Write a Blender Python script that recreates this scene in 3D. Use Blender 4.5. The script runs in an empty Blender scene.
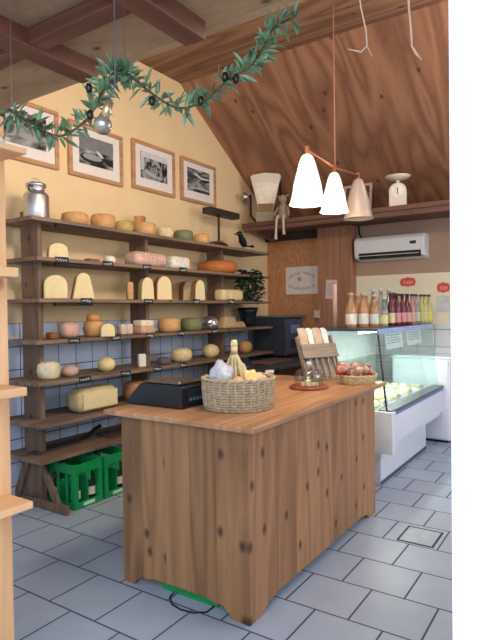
import bpy, bmesh, math, random
from mathutils import Vector, Matrix
random.seed(7)
PI = math.pi
scene = bpy.context.scene
COL = scene.collection

# ------------------------------------------------------------ camera (solved from the photograph)
FPX, YAW, PITCH, ROLL, H = 543.53, 0.587583, -0.0180914, -0.01339165, 1.45
CAM = Vector((0, 0, H))
fw = Vector((math.cos(YAW)*math.cos(PITCH), math.sin(YAW)*math.cos(PITCH), math.sin(PITCH)))
ri0 = Vector((math.sin(YAW), -math.cos(YAW), 0)); up0 = ri0.cross(fw)
ri = ri0*math.cos(ROLL) + up0*math.sin(ROLL)
up = up0*math.cos(ROLL) - ri0*math.sin(ROLL)
cd = bpy.data.cameras.new('camera'); cam = bpy.data.objects.new('camera', cd); COL.objects.link(cam)
cam.matrix_world = Matrix(((ri.x, up.x, -fw.x, 0), (ri.y, up.y, -fw.y, 0), (ri.z, up.z, -fw.z, H), (0, 0, 0, 1)))
cd.sensor_fit = 'HORIZONTAL'; cd.sensor_width = 36; cd.lens = 36*FPX/480; cd.clip_start = 0.02
scene.camera = cam

def at(ax, val, u, v):
    d = fw + ri*((u-240)/FPX) - up*((v-320)/FPX)
    t = (val - CAM[ax])/d[ax]
    return CAM + d*t
def depth(p): return (Vector(p)-CAM).dot(fw)

# ------------------------------------------------------------ materials
MATS = {}
def nt(name):
    m = bpy.data.materials.new(name); m.use_nodes = True
    return m, m.node_tree.nodes, m.node_tree.links, m.node_tree.nodes['Principled BSDF']
def lin(c):
    def f(x):
        x /= 255
        return x/12.92 if x <= .04045 else ((x+.055)/1.055)**2.4
    return (f(c[0]), f(c[1]), f(c[2]), 1)
def plain(name, c, rough=.6, metal=0, trans=0, var=.12, scale=14, bump=0, ior=1.45, spec=.5, coat=0):
    """one colour with a soft natural variation"""
    if name in MATS: return MATS[name]
    m, N, L, B = nt(name)
    tc = N.new('ShaderNodeTexCoord'); no = N.new('ShaderNodeTexNoise')
    no.inputs['Scale'].default_value = scale; no.inputs['Detail'].default_value = 4
    L.new(tc.outputs['Object'], no.inputs['Vector'])
    cr = N.new('ShaderNodeValToRGB'); c = lin(c)
    cr.color_ramp.elements[0].color = tuple(x*(1-var) for x in c[:3])+(1,)
    cr.color_ramp.elements[1].color = tuple(min(1, x*(1+var)) for x in c[:3])+(1,)
    cr.color_ramp.elements[0].position = .3; cr.color_ramp.elements[1].position = .7
    L.new(no.outputs['Fac'], cr.inputs['Fac']); L.new(cr.outputs['Color'], B.inputs['Base Color'])
    B.inputs['Roughness'].default_value = rough; B.inputs['Metallic'].default_value = metal
    B.inputs['Transmission Weight'].default_value = trans; B.inputs['IOR'].default_value = ior
    B.inputs['Specular IOR Level'].default_value = spec; B.inputs['Coat Weight'].default_value = coat
    if bump:
        b = N.new('ShaderNodeBump'); b.inputs['Strength'].default_value = bump; b.inputs['Distance'].default_value = .01
        L.new(no.outputs['Fac'], b.inputs['Height']); L.new(b.outputs['Normal'], B.inputs['Normal'])
    MATS[name] = m; return m
def glass(name, tint=(255,255,255), amount=.12, rough=.02):
    """thin clear pane: mostly see-through with a glossy film"""
    if name in MATS: return MATS[name]
    m, N, L, B = nt(name); N.remove(B)
    out = [n for n in N if n.type == 'OUTPUT_MATERIAL'][0]
    t = N.new('ShaderNodeBsdfTransparent'); t.inputs[0].default_value = lin(tint)
    g = N.new('ShaderNodeBsdfGlossy'); g.inputs['Roughness'].default_value = rough
    fr = N.new('ShaderNodeLayerWeight'); pw = N.new('ShaderNodeMath'); pw.operation = 'POWER'; pw.inputs[1].default_value = 4
    mu = N.new('ShaderNodeMath'); mu.operation = 'MULTIPLY'; mu.inputs[1].default_value = .45
    ad = N.new('ShaderNodeMath'); ad.operation = 'ADD'; ad.inputs[1].default_value = amount*.4
    mx = N.new('ShaderNodeMixShader')
    L.new(fr.outputs['Facing'], pw.inputs[0]); L.new(pw.outputs[0], mu.inputs[0]); L.new(mu.outputs[0], ad.inputs[0]); L.new(ad.outputs[0], mx.inputs[0])
    L.new(t.outputs[0], mx.inputs[1]); L.new(g.outputs[0], mx.inputs[2]); L.new(mx.outputs[0], out.inputs[0])
    MATS[name] = m; return m
def emit(name, c, s):
    m, N, L, B = nt(name)
    B.inputs['Base Color'].default_value = lin(c); B.inputs['Emission Color'].default_value = lin(c)
    B.inputs['Emission Strength'].default_value = s; MATS[name] = m; return m
def wood(name, c_lo, c_hi, grain=2, plank=None, pw=.14, knots=.5, scale=1.0, rough=.55, streak=.5, seam=.35, wav=3.0, knot_c=(52,28,16), stretch=.09, bands=1.0, flat=None):
    """grain = axis index along which the fibres run, plank = axis across which boards repeat"""
    if name in MATS: return MATS[name]
    m, N, L, B = nt(name)
    def math_(op, a, b=None, c=None):
        n = N.new('ShaderNodeMath'); n.operation = op
        for i, v in enumerate((a, b, c)):
            if v is None: continue
            if isinstance(v, (int, float)): n.inputs[i].default_value = v
            else: L.new(v, n.inputs[i])
        return n.outputs[0]
    tc = N.new('ShaderNodeTexCoord'); sep = N.new('ShaderNodeSeparateXYZ'); L.new(tc.outputs['Object'], sep.inputs[0])
    coord = tc.outputs['Object']
    tone = None; seamv = None
    if plank is not None:
        a = math_('DIVIDE', sep.outputs[plank], pw)
        fl = math_('FLOOR', a); frc = math_('SUBTRACT', a, fl)
        wn = N.new('ShaderNodeTexWhiteNoise'); wn.noise_dimensions = '1D'; L.new(fl, wn.inputs['W'])
        tone = wn.outputs['Value']
        e = math_('MINIMUM', frc, math_('SUBTRACT', 1, frc))
        seamv = math_('LESS_THAN', e, .012/ (pw/.14))
        off = N.new('ShaderNodeCombineXYZ')
        L.new(math_('MULTIPLY', tone, 7.3), off.inputs[(grain) % 3]); 
        va = N.new('ShaderNodeVectorMath'); va.operation = 'ADD'; L.new(coord, va.inputs[0]); L.new(off.outputs[0], va.inputs[1]); coord = va.outputs[0]
    s = [1.0, 1.0, 1.0]; s[grain] = stretch
    mp = N.new('ShaderNodeMapping'); mp.inputs['Scale'].default_value = [x*scale for x in s]; L.new(coord, mp.inputs['Vector'])
    n1 = N.new('ShaderNodeTexNoise'); n1.inputs['Scale'].default_value = wav; n1.inputs['Detail'].default_value = 2; n1.inputs['Distortion'].default_value = .3
    L.new(mp.outputs[0], n1.inputs['Vector'])
    # contour lines of a stretched noise read as cathedral grain
    cont = math_('FRACT', math_('MULTIPLY', n1.outputs['Fac'], 9*bands))
    tri = math_('ABSOLUTE', math_('SUBTRACT', cont, .5))
    n2 = N.new('ShaderNodeTexNoise'); n2.inputs['Scale'].default_value = 45; n2.inputs['Detail'].default_value = 3; L.new(mp.outputs[0], n2.inputs['Vector'])
    val = math_('ADD', math_('MULTIPLY', tri, 2*streak), math_('MULTIPLY', n2.outputs['Fac'], 1-streak))
    if tone is not None: val = math_('ADD', math_('MULTIPLY', val, .75), math_('MULTIPLY', tone, .28))
    cr = N.new('ShaderNodeValToRGB'); cr.color_ramp.elements[0].color = lin(c_lo); cr.color_ramp.elements[1].color = lin(c_hi)
    cr.color_ramp.elements[0].position = .15; cr.color_ramp.elements[1].position = .8
    L.new(val, cr.inputs['Fac']); colr = cr.outputs['Color']
    if knots > 0:
        mk = N.new('ShaderNodeMapping'); ks = [8.5, 8.5, 8.5]; ks[grain] = 5.5
        if flat is not None: ks[flat] = 0
        mk.inputs['Scale'].default_value = [x*scale for x in ks]; L.new(coord, mk.inputs['Vector'])
        vo = N.new('ShaderNodeTexVoronoi'); vo.inputs['Scale'].default_value = 1
        if flat is None: L.new(mk.outputs[0], vo.inputs['Vector'])
        else:
            vo.voronoi_dimensions = '2D'; s1 = N.new('ShaderNodeSeparateXYZ'); c1 = N.new('ShaderNodeCombineXYZ'); L.new(mk.outputs[0], s1.inputs[0])
            for q_, ax_ in enumerate([a_ for a_ in range(3) if a_ != flat]): L.new(s1.outputs[ax_], c1.inputs[q_])
            L.new(c1.outputs[0], vo.inputs['Vector'])
        sc = N.new('ShaderNodeSeparateColor'); L.new(vo.outputs['Color'], sc.inputs[0])
        pick = math_('LESS_THAN', sc.outputs[0], knots)
        mr = N.new('ShaderNodeMapRange'); mr.inputs[1].default_value = .05; mr.inputs[2].default_value = .21; mr.inputs[3].default_value = 1; mr.inputs[4].default_value = 0
        L.new(vo.outputs['Distance'], mr.inputs[0])
        kf = math_('MULTIPLY', math_('MULTIPLY', mr.outputs[0], pick), .85)
        mx = N.new('ShaderNodeMix'); mx.data_type = 'RGBA'; L.new(kf, mx.inputs[0]); L.new(colr, mx.inputs[6]); mx.inputs[7].default_value = lin(knot_c); colr = mx.outputs[2]
    if seamv is not None:
        mx = N.new('ShaderNodeMix'); mx.data_type = 'RGBA'; L.new(math_('MULTIPLY', seamv, seam), mx.inputs[0]); L.new(colr, mx.inputs[6]); mx.inputs[7].default_value = (.01, .006, .004, 1); colr = mx.outputs[2]
    L.new(colr, B.inputs['Base Color']); B.inputs['Roughness'].default_value = rough
    bp = N.new('ShaderNodeBump'); bp.inputs['Strength'].default_value = .15; bp.inputs['Distance'].default_value = .004
    L.new(val, bp.inputs['Height']); L.new(bp.outputs['Normal'], B.inputs['Normal'])
    MATS[name] = m; return m
def tiles(name, c, g, w, h, swz, off, ox=0, oy=0, mortar=.006, rough=.35, var=.08, freq=2, bias=0):
    """swz picks the two object axes used as (u, v)"""
    m, N, L, B = nt(name)
    tc = N.new('ShaderNodeTexCoord'); sep = N.new('ShaderNodeSeparateXYZ'); L.new(tc.outputs['Object'], sep.inputs[0])
    cb = N.new('ShaderNodeCombineXYZ')
    for k, o in ((0, ox), (1, oy)):
        a = N.new('ShaderNodeMath'); a.operation = 'ADD'; a.inputs[1].default_value = o
        L.new(sep.outputs[swz[k]], a.inputs[0]); L.new(a.outputs[0], cb.inputs[k])
    br = N.new('ShaderNodeTexBrick'); br.offset = off; br.offset_frequency = freq; br.squash = 1
    br.inputs['Scale'].default_value = 1; br.inputs['Mortar Size'].default_value = mortar; br.inputs['Mortar Smooth'].default_value = .1
    br.inputs['Brick Width'].default_value = w; br.inputs['Row Height'].default_value = h; br.inputs['Bias'].default_value = bias
    c = lin(c)
    br.inputs['Color1'].default_value = tuple(x*(1-var) for x in c[:3])+(1,); br.inputs['Color2'].default_value = tuple(min(1, x*(1+var)) for x in c[:3])+(1,)
    br.inputs['Mortar'].default_value = lin(g); L.new(cb.outputs[0], br.inputs['Vector'])
    no = N.new('ShaderNodeTexNoise'); no.inputs['Scale'].default_value = 5; no.inputs['Detail'].default_value = 5; L.new(tc.outputs['Object'], no.inputs['Vector'])
    mr = N.new('ShaderNodeMapRange'); mr.inputs[3].default_value = .86; mr.inputs[4].default_value = 1.1; L.new(no.outputs['Fac'], mr.inputs[0])
    vm = N.new('ShaderNodeVectorMath'); vm.operation = 'SCALE'; L.new(br.outputs['Color'], vm.inputs[0]); L.new(mr.outputs[0], vm.inputs['Scale'])
    L.new(vm.outputs[0], B.inputs['Base Color'])
    r2 = N.new('ShaderNodeMapRange'); r2.inputs[3].default_value = rough; r2.inputs[4].default_value = .8; L.new(br.outputs['Fac'], r2.inputs[0]); L.new(r2.outputs[0], B.inputs['Roughness'])
    bp = N.new('ShaderNodeBump'); bp.invert = True; bp.inputs['Strength'].default_value = .5; bp.inputs['Distance'].default_value = .003
    L.new(br.outputs['Fac'], bp.inputs['Height']); L.new(bp.outputs['Normal'], B.inputs['Normal'])
    return m

# ------------------------------------------------------------ geometry helpers
def box(bm, x0, x1, y0, y1, z0, z1, rot=None, c=None):
    vs = [bm.verts.new((x, y, z)) for z in (z0, z1) for y in (y0, y1) for x in (x0, x1)]
    for f in ((0,2,3,1), (4,5,7,6), (0,1,5,4), (2,6,7,3), (0,4,6,2), (1,3,7,5)): bm.faces.new([vs[i] for i in f])
    if rot is not None:
        bmesh.ops.transform(bm, matrix=rot, verts=vs, space=Matrix.Translation(-Vector(c or (0, 0, 0))))
    return vs
def prism(bm, pts, a, b, axis=1):
    """polygon in the plane across `axis`, extruded from a to b"""
    def mk(p, t):
        q = list(p); q.insert(axis, t); return bm.verts.new(q)
    A = [mk(p, a) for p in pts]; Bv = [mk(p, b) for p in pts]; n = len(pts)
    bm.faces.new(A); bm.faces.new(Bv[::-1])
    for i in range(n): bm.faces.new((A[i], Bv[i], Bv[(i+1) % n], A[(i+1) % n]))
    return A+Bv
def lathe(bm, prof, n=28, c=(0, 0, 0), sx=1, sy=1):
    rings = []
    for r, z in prof:
        if r < 1e-5: rings.append([bm.verts.new((c[0], c[1], c[2]+z))])
        else: rings.append([bm.verts.new((c[0]+r*sx*math.cos(2*PI*i/n), c[1]+r*sy*math.sin(2*PI*i/n), c[2]+z)) for i in range(n)])
    for a, b in zip(rings, rings[1:]):
        for i in range(n):
            j = (i+1) % n
            if len(a) == 1 and len(b) == 1: continue
            if len(a) == 1: bm.faces.new((a[0], b[j], b[i]))
            elif len(b) == 1: bm.faces.new((a[i], a[j], b[0]))
            else: bm.faces.new((a[i], a[j], b[j], b[i]))
def tube(bm, pts, r, n=8, caps=True, closed=False):
    pts = [Vector(p) for p in pts]; rs = r if isinstance(r, (list, tuple)) else [r]*len(pts)
    prev = None; rings = []
    for i, p in enumerate(pts):
        if closed: d = pts[(i+1) % len(pts)]-pts[i-1]
        else: d = pts[min(i+1, len(pts)-1)]-pts[max(i-1, 0)]
        d.normalize()
        if prev is None:
            a = Vector((0, 0, 1)) if abs(d.z) < .9 else Vector((1, 0, 0))
            u = d.cross(a).normalized()
        else:
            u = (prev - d*prev.dot(d)).normalized()
        prev = u; v = d.cross(u)
        rings.append([bm.verts.new(p+(u*math.cos(2*PI*k/n)+v*math.sin(2*PI*k/n))*rs[i]) for k in range(n)])
    R = list(zip(rings, rings[1:])) + ([(rings[-1], rings[0])] if closed else [])
    for a, b in R:
        for k in range(n): bm.faces.new((a[k], a[(k+1) % n], b[(k+1) % n], b[k]))
    if caps and not closed: bm.faces.new(rings[0][::-1]); bm.faces.new(rings[-1])
def BM(): return bmesh.new()
def obj(name, bm, mat, parent=None, bevel=0, smooth=False, sub=0, loc=None, rotz=0, seg=2, disp=0):
    me = bpy.data.meshes.new(name)
    bmesh.ops.recalc_face_normals(bm, faces=bm.faces); bm.to_mesh(me); bm.free()
    me.materials.append(mat)
    o = bpy.data.objects.new(name, me); COL.objects.link(o)
    if parent is not None: o.parent = parent
    if loc is not None: o.location = loc
    if rotz: o.rotation_euler = (0, 0, rotz)
    if bevel:
        b = o.modifiers.new('bevel', 'BEVEL'); b.width = bevel; b.segments = seg; b.limit_method = 'ANGLE'; b.angle_limit = .6
    if sub:
        s = o.modifiers.new('sub', 'SUBSURF'); s.levels = sub; s.render_levels = sub
    if disp:
        t = bpy.data.textures.new(name, 'CLOUDS'); t.noise_scale = disp*6
        d = o.modifiers.new('disp', 'DISPLACE'); d.texture = t; d.strength = disp; d.texture_coords = 'GLOBAL'
    if smooth:
        for p in me.polygons: p.use_smooth = True
    elif bevel:
        for p in me.polygons: p.use_smooth = False
    return o
def tag(o, label, cat, group=None):
    o['label'] = label; o['category'] = cat
    if group: o['group'] = group
    return o
def thing(name, label, cat, loc, rotz=0, group=None):
    o = bpy.data.objects.new(name, None); COL.objects.link(o); o.location = loc; o.rotation_euler = (0, 0, rotz)
    o.empty_display_size = .05
    return tag(o, label, cat, group)
def struct(name, bm, mat, bevel=0):
    o = obj(name, bm, mat, bevel=bevel); o['kind'] = 'structure'; return o
def copy_tree(o, parent=None):
    c = o.copy(); COL.objects.link(c)
    if parent is not None: c.parent = parent
    for ch in list(o.children):
        copy_tree(ch, c)
    return c

# ------------------------------------------------------------ palette
M_wall = plain('ochre_paint', (232, 204, 160), .85, var=.03, scale=3)
M_backwall = plain('dusty_paint', (168, 138, 118), .85, var=.03, scale=3)
M_cream = plain('cream_paint', (226, 214, 190), .7, var=.03, scale=3)
M_white = plain('white_paint', (245, 245, 245), .7, var=.01)
M_tile = tiles('wall_tile', (212, 222, 244), (70, 82, 112), .18, .18, (0, 2), 0, -.06, .07, .004, .25, .04)
M_tileb = tiles('back_tile', (205, 205, 210), (130, 135, 145), .2, .2, (1, 2), 0, 0, 0, .004, .25, .04)
M_floor = tiles('floor_tile', (164, 176, 196), (62, 74, 92), .332, .322, (1, 0), .5, -.822+3.32, -.424, .0048, .38, .05)
M_ply = wood('roof_plywood', (126, 84, 62), (168, 120, 90), grain=0, flat=2, knots=.07, wav=2.0, streak=.6, scale=1.0, stretch=.2, bands=.9, rough=.7)
M_collar = wood('collar_board', (114, 78, 58), (152, 112, 84), grain=1, knots=.2, wav=3, streak=.7, stretch=.08, rough=.7)
M_loft = wood('loft_board', (136, 108, 82), (180, 150, 116), grain=1, plank=0, pw=.32, knots=.25, wav=1.2, streak=.3, rough=.8, stretch=.3)
M_joist = wood('stained_joist', (86, 52, 40), (122, 74, 56), grain=0, knots=.15, streak=.4, rough=.6)
M_counter = wood('pine_counter', (112, 78, 50), (164, 120, 80), grain=2, plank=1, pw=.16, flat=0, knots=.24, streak=.5, seam=.25, rough=.55, knot_c=(46, 24, 14))
M_counterx = wood('pine_counter_side', (130, 90, 60), (180, 132, 92), grain=2, plank=0, pw=.23, flat=1, knots=.26, streak=.48, seam=.3, rough=.5, knot_c=(46, 24, 14))
M_top = wood('pine_worktop', (150, 106, 74), (200, 152, 114), grain=0, plank=1, pw=.2, knots=.25, streak=.4, seam=.2, rough=.4)
M_shelf = wood('dark_shelf', (92, 72, 60), (146, 120, 102), grain=0, knots=.25, streak=.4, rough=.7)
M_post = wood('dark_post', (92, 70, 58), (128, 102, 84), grain=2, knots=.3, streak=.4, rough=.7)
M_bshelf = wood('back_shelf', (84, 54, 46), (122, 84, 68), grain=1, knots=.1, streak=.4, rough=.6)
M_panel = wood('osb_panel', (164, 108, 72), (196, 140, 98), grain=2, knots=.2, streak=.4, wav=5, stretch=.5, rough=.6)
M_fgwood = wood('light_pine', (214, 164, 118), (234, 190, 144), grain=2, knots=.1, streak=.4, rough=.6, knot_c=(150, 90, 60))
M_fgwoodx = wood('light_pine_board', (214, 164, 118), (234, 190, 144), grain=0, knots=.1, streak=.4, rough=.6, knot_c=(150, 90, 60))
M_dark = plain('dark_iron', (34, 32, 32), .5, .3)
M_black = plain('black_plastic', (24, 27, 34), .4)
M_steel = plain('brushed_steel', (200, 200, 204), .42, 1, var=.05)
M_dullsteel = plain('dull_steel', (110, 116, 124), .4, .8)
M_frame = wood('frame_wood', (160, 112, 78), (206, 158, 118), grain=0, knots=0, streak=.3)
M_mat = plain('picture_mat', (228, 220, 214), .8, var=.02)
M_paper = plain('paper', (216, 206, 200), .8, var=.03)
M_ink = plain('pencil_ink', (110, 100, 92), .8)
M_card = plain('chalk_card', (22, 22, 24), .7)
M_chalk = plain('chalk', (225, 225, 222), .9)
M_whiteplast = plain('white_plastic', (226, 224, 222), .4, var=.02)
M_enamel = plain('white_enamel', (226, 230, 242), .3, var=.02)
M_cream_en = plain('cream_enamel', (224, 210, 190), .4, var=.03)

# ============================================================ SETTING
YW, XB, XD = 3.8, 6.45, .9
bm = BM(); box(bm, -1.6, 6.6, -1.7, 3.95, -.1, 0); struct('floor', bm, M_floor)
bm = BM(); prism(bm, [(XD, 0), (6.6, 0), (6.6, 2.62), (4.6, 3.92), (XD, 3.92)], YW, YW+.15, 1); struct('wall_left', bm, M_wall)
bm = BM(); box(bm, XD, XB, YW-.012, YW, 0, 1.37); struct('trim_1', bm, M_tile)
bm = BM(); box(bm, XB, 6.6, -1.6, YW, 0, 2.6); struct('wall_back', bm, M_backwall)
bm = BM(); box(bm, XB-.012, XB, -1.6, 2.54, 1.26, 1.85); struct('trim_2', bm, M_cream)
bm = BM(); box(bm, XB-.014, XB, -1.6, 2.54, 0, 1.26); struct('trim_3', bm, M_tileb)
bm = BM(); box(bm, XD, 6.6, -1.7, -1.6, 0, 3.92); struct('wall_right', bm, M_cream)
# doorway side: the white jamb the camera looks past
bm = BM(); box(bm, XD, XD+.12, -1.6, .199, 0, 3.92); struct('wall_front', bm, M_white)
# roof: steep boarded slope, flat collar boards
s = .65; L_ = math.hypot(1.85, 1.85*s)
bm = BM(); box(bm, 0, L_+.2, -1.6, YW, 0, .08)
o = struct('ceiling', bm, M_ply); o.location = (4.6, 0, 3.91); o.rotation_euler = (0, math.atan(s), 0)
bm = BM(); box(bm, XD, 4.6, -1.6, YW, 3.915, 4.0); struct('ceiling.001', bm, M_collar)
# loft floor over the entrance with its joists
XE = 1.975
bm = BM(); box(bm, .35, XE, -1.6, YW, 2.68, 2.72); struct('ceiling.002', bm, M_loft)
def joist(y0, y1, x0=.35, x1=1.87, z0=2.6):
    bm = BM(); box(bm, x0, x1, y0, y1, z0, 2.68)
    tag(obj('ceiling_joist', bm, M_joist, bevel=.006), 'dark red stained joist under the loft boards, ' + jl.pop(0), 'joist', 'loft joists')
jl = ['the one nearest the picture wall', 'the one pointing at the pendant lamp', 'cut short, farthest to the right']
joist(2.06, 2.18); joist(1.40, 1.51); joist(.72, .84, x1=1.86)
bm = BM(); box(bm, 1.47, 1.56, -1.6, YW, 2.612, 2.676)
M_joisty = wood('stained_cross_beam', (86, 52, 40), (122, 74, 56), grain=1, knots=.15, streak=.4, rough=.6)
tag(obj('cross_beam', bm, M_joisty, bevel=.006), 'dark red stained beam crossing the joists under the loft boards', 'beam')
# floor access hatch
t = thing('floor_hatch', 'square access cover set in the floor tiles with a dark rim', 'floor hatch', (3.47, .96, 0))
bm = BM()
for a in ((-.13, .13, -.112, -.1), (-.13, .13, .1, .112), (-.13, -.118, -.1, .1), (.118, .13, -.1, .1)): box(bm, *a, 0, .003)
obj('rim', bm, M_dark, t)
bm = BM(); box(bm, -.118, .118, -.1, .1, 0, .002); obj('cover', bm, plain('cover_tile', (168, 178, 194), .4), t)

# back wall: wooden panel, boxed pillar, ledger
bm = BM(); box(bm, XB-.052, XB-.001, 3.001, YW-.002, 0, 2.37); tag(obj('wood_panel', bm, M_panel, bevel=.003), 'orange brown plywood panel on the back wall beside the boxed pillar', 'panel')
bm = BM(); box(bm, XB-.16, XB, 2.54, 3.0, 0, 2.50)
tag(obj('boxed_pillar', bm, wood('pillar_wood', (138, 92, 68), (172, 122, 92), grain=2, plank=1, pw=.18, knots=.2, streak=.5, seam=.6), bevel=.004), 'brown boarded pillar between the plywood panel and the air conditioner', 'pillar')
bm = BM(); box(bm, XB-.1, XB, 3.0, YW, 2.37, 2.49); tag(obj('ledger_beam', bm, plain('ledger', (58, 46, 42), .8)), 'dark beam on the back wall tucked under the high shelf', 'beam')
t = thing('high_shelf', 'long reddish brown shelf high across the back wall', 'shelf', (5.65, 0, 2.5))
bm = BM(); box(bm, 0, .8, -1.5, 3.72, -.03, .02); obj('board', bm, M_bshelf, t, bevel=.004)
bm = BM(); box(bm, .02, .05, -1.5, 3.7, -.085, -.03); obj('lip', bm, M_bshelf, t, bevel=.003)
for y in (3.66, .4):
    bm = BM(); prism(bm, [(.05, -.03), (.8, -.03), (.8, -.15), (.7, -.15)], y-.02, y+.02, 1); obj('bracket', bm, M_bshelf, t)

# ============================================================ CHEESE RACK
SH = {1: (2.143, 3.36), 2: (1.857, 3.36), 3: (1.553, 3.35), 4: (1.25, 3.33), 5: (.95, 3.32), 6: (.65, 3.30), 7: (.395, 3.30)}
XR0, XR1 = 2.40, 5.72
rack = thing('cheese_rack', 'tall brown wooden rack of seven long shelves along the tiled wall', 'shelving', (XR0, 3.56, 0))
def rbox(name, x0, x1, y0, y1, z0, z1, mat, bevel=.003):
    bm = BM(); box(bm, x0-XR0, x1-XR0, y0-3.56, y1-3.56, z0, z1); return obj(name, bm, mat, rack, bevel=bevel)
for k, (z, yf) in SH.items():
    rbox('shelf_board', XR0 + (.04 if k in (2, 3) else 0), XR1 if k < 6 else 5.2, yf, YW-.02, z-.028, z, M_shelf)
for xp in (2.555, 3.70, 4.90):
    rbox('post', xp-.02, xp+.02, 3.485, 3.69, 0, 2.22, M_post)
    bm = BM(); box(bm, xp-.055-XR0, xp-.02-XR0, -.385, .12, 0, .065); obj('foot', bm, M_post, rack, bevel=.003)
    for a, b in ((-.30, -.07), (.22, .08)):
        bm = BM(); prism(bm, [(a-.035, .02), (a+.035, .02), (b+.03, .34), (b-.04, .34)], xp-.045-XR0, xp-.02-XR0, 0)
        obj('brace', bm, M_post, rack, bevel=.002)
for k, x0, x1 in ((1, 2.63, 2.95), (2, 2.62, 2.95), (3, 2.6, 2.95)):
    z, yf = SH[k]; bm = BM(); box(bm, x0-XR0, x1-XR0, yf+.02-3.56, yf+.05-3.56, z-.052, z-.028); obj('batten', bm, M_dark, rack)

# ---- cheeses -------------------------------------------------
CH = {}
def cm(name, c, rough=.6, var=.14, scale=25, bump=.25):
    return plain('rind_'+name, c, rough, var=var, scale=scale, bump=bump)
C_or = cm('gold', (200, 152, 100)); C_br = cm('brown', (178, 122, 72)); C_gr = cm('green', (120, 124, 86)); C_pale = cm('pale', (220, 200, 154))
C_white = cm('white', (230, 222, 208), scale=12, var=.1); C_pink = cm('pinkish', (206, 172, 156)); C_orange = cm('orange', (196, 118, 60)); C_dkbr = cm('umber', (132, 82, 46))
C_cut = cm('cut', (226, 204, 156), .5, .05); C_marble = cm('marbled', (222, 210, 180), .5, .3, 18)
def place(k, u0, u1, v1=None, yc=None, d=None):
    """centre on shelf k seen between columns u0..u1; returns location, width in metres per pixel"""
    z, yf = SH[k]
    v = v1 if v1 else 300
    # find the point at the shelf's height plane over the chosen y
    p = at(1, yc, (u0+u1)/2, v)
    return Vector((p.x, yc, z+.0008)), depth(p)/FPX
def wheel(k, u0, u1, v0, v1, mat, label, yc=None, name='whole_cheese', dome=.28, group='cheeses on shelf %d'):
    w = abs(u1-u0)
    yc0 = yc or SH[k][1]+.14
    P, m = place(k, u0, u1, v1, yc0)
    r = w*m/2*.97; h = (v1-v0)*m*.92
    if yc is None and r > .11: yc0 = SH[k][1]+.04+r*.9; yc0 = min(yc0, YW-.03-r); P, m = place(k, u0, u1, v1, yc0)
    b = h*dome; bm = BM()
    lathe(bm, [(0, 0), (r-b*.8, 0), (r-b*.25, b*.35), (r, h*.5), (r-b*.25, h-b*.35), (r-b*.9, h), (0, h*1.0)], 36)
    o = obj(name, bm, mat, smooth=True, loc=P); o.rotation_euler = (0, 0, random.uniform(0, 6))
    return tag(o, label, 'cheese', 'cheeses on the rack')
def loaf(k, u0, u1, v0, v1, mat, label, yc=None, name='cheese_block', rotz=0, dy=None, top=1.0, bev=.3, cut=None, disp=0):
    yc0 = yc or SH[k][1]+.12
    P, m = place(k, u0, u1, v1, yc0)
    w = (u1-u0)*m; h = (v1-v0)*m*.95; dy = dy or min(w, .16)
    # visible width of a slab parallel to the shelf: sin of the view angle
    X0 = at(1, yc0, u0, v1).x; X1 = at(1, yc0, u1, v1).x; sx = max((X1-X0)-dy*.45, .03) if not rotz else w*.8
    bm = BM(); a = sx/2; b = dy/2
    vs = [bm.verts.new(p) for p in ((-a, -b, 0), (a, -b, 0), (a, b, 0), (-a, b, 0), (-a*top, -b*top, h), (a*top, -b*top, h), (a*top, b*top, h), (-a*top, b*top, h))]
    for f in ((3,2,1,0), (4,5,6,7), (0,1,5,4), (1,2,6,5), (2,3,7,6), (3,0,4,7)): bm.faces.new([vs[i] for i in f])
    o = obj(name, bm, mat, bevel=min(h, sx, dy)*bev, smooth=True, loc=P, rotz=rotz, seg=5)
    tag(o, label, 'cheese', 'cheeses on the rack')
    if cut:
        bm = BM(); box(bm, -a*top*.86, a*top*.86, -b-.002, -b+.003, h*.16, h*.84)
        c = obj('cut_face', bm, cut, o, bevel=.002); c['label'] = 'pale freshly cut face'
    return o
def halfwheel(k, u0, u1, v0, v1, rind, label, yc=None, top=.75, rotz=None, name='cheese_half', flat=False):
    """a half wheel standing on its cut edge or a tall slab with a rounded top; cut face towards the shop"""
    yc0 = yc or SH[k][1]+.11
    P, m = place(k, u0, u1, v1, yc0); w = (u1-u0)*m; h = (v1-v0)*m*.96
    rz = (-.55 if rotz is None else rotz); a = w/2*.93; th = .07
    pts = []
    n = 14
    for i in range(n+1):
        t = i/n*PI; x = a*top*math.cos(t); z = h*(1-top*.42) + h*top*.42*math.sin(t)
        pts.append((x, z))
    pts = [(a, 0)] + [(a, h*.05)] + pts + [(-a, h*.05)] + [(-a, 0)]
    bm = BM(); prism(bm, pts, -th, th, 1)
    o = obj(name, bm, rind, bevel=.006, loc=P, rotz=rz); tag(o, label, 'cheese', 'cheeses on the rack')
    bm = BM(); prism(bm, [(x*.9, h*.03+z*.93) for x, z in pts], -th-.003, -th+.001, 1)
    c = obj('cut_face', bm, C_cut, o); c['label'] = 'pale cut face'
    return o

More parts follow.
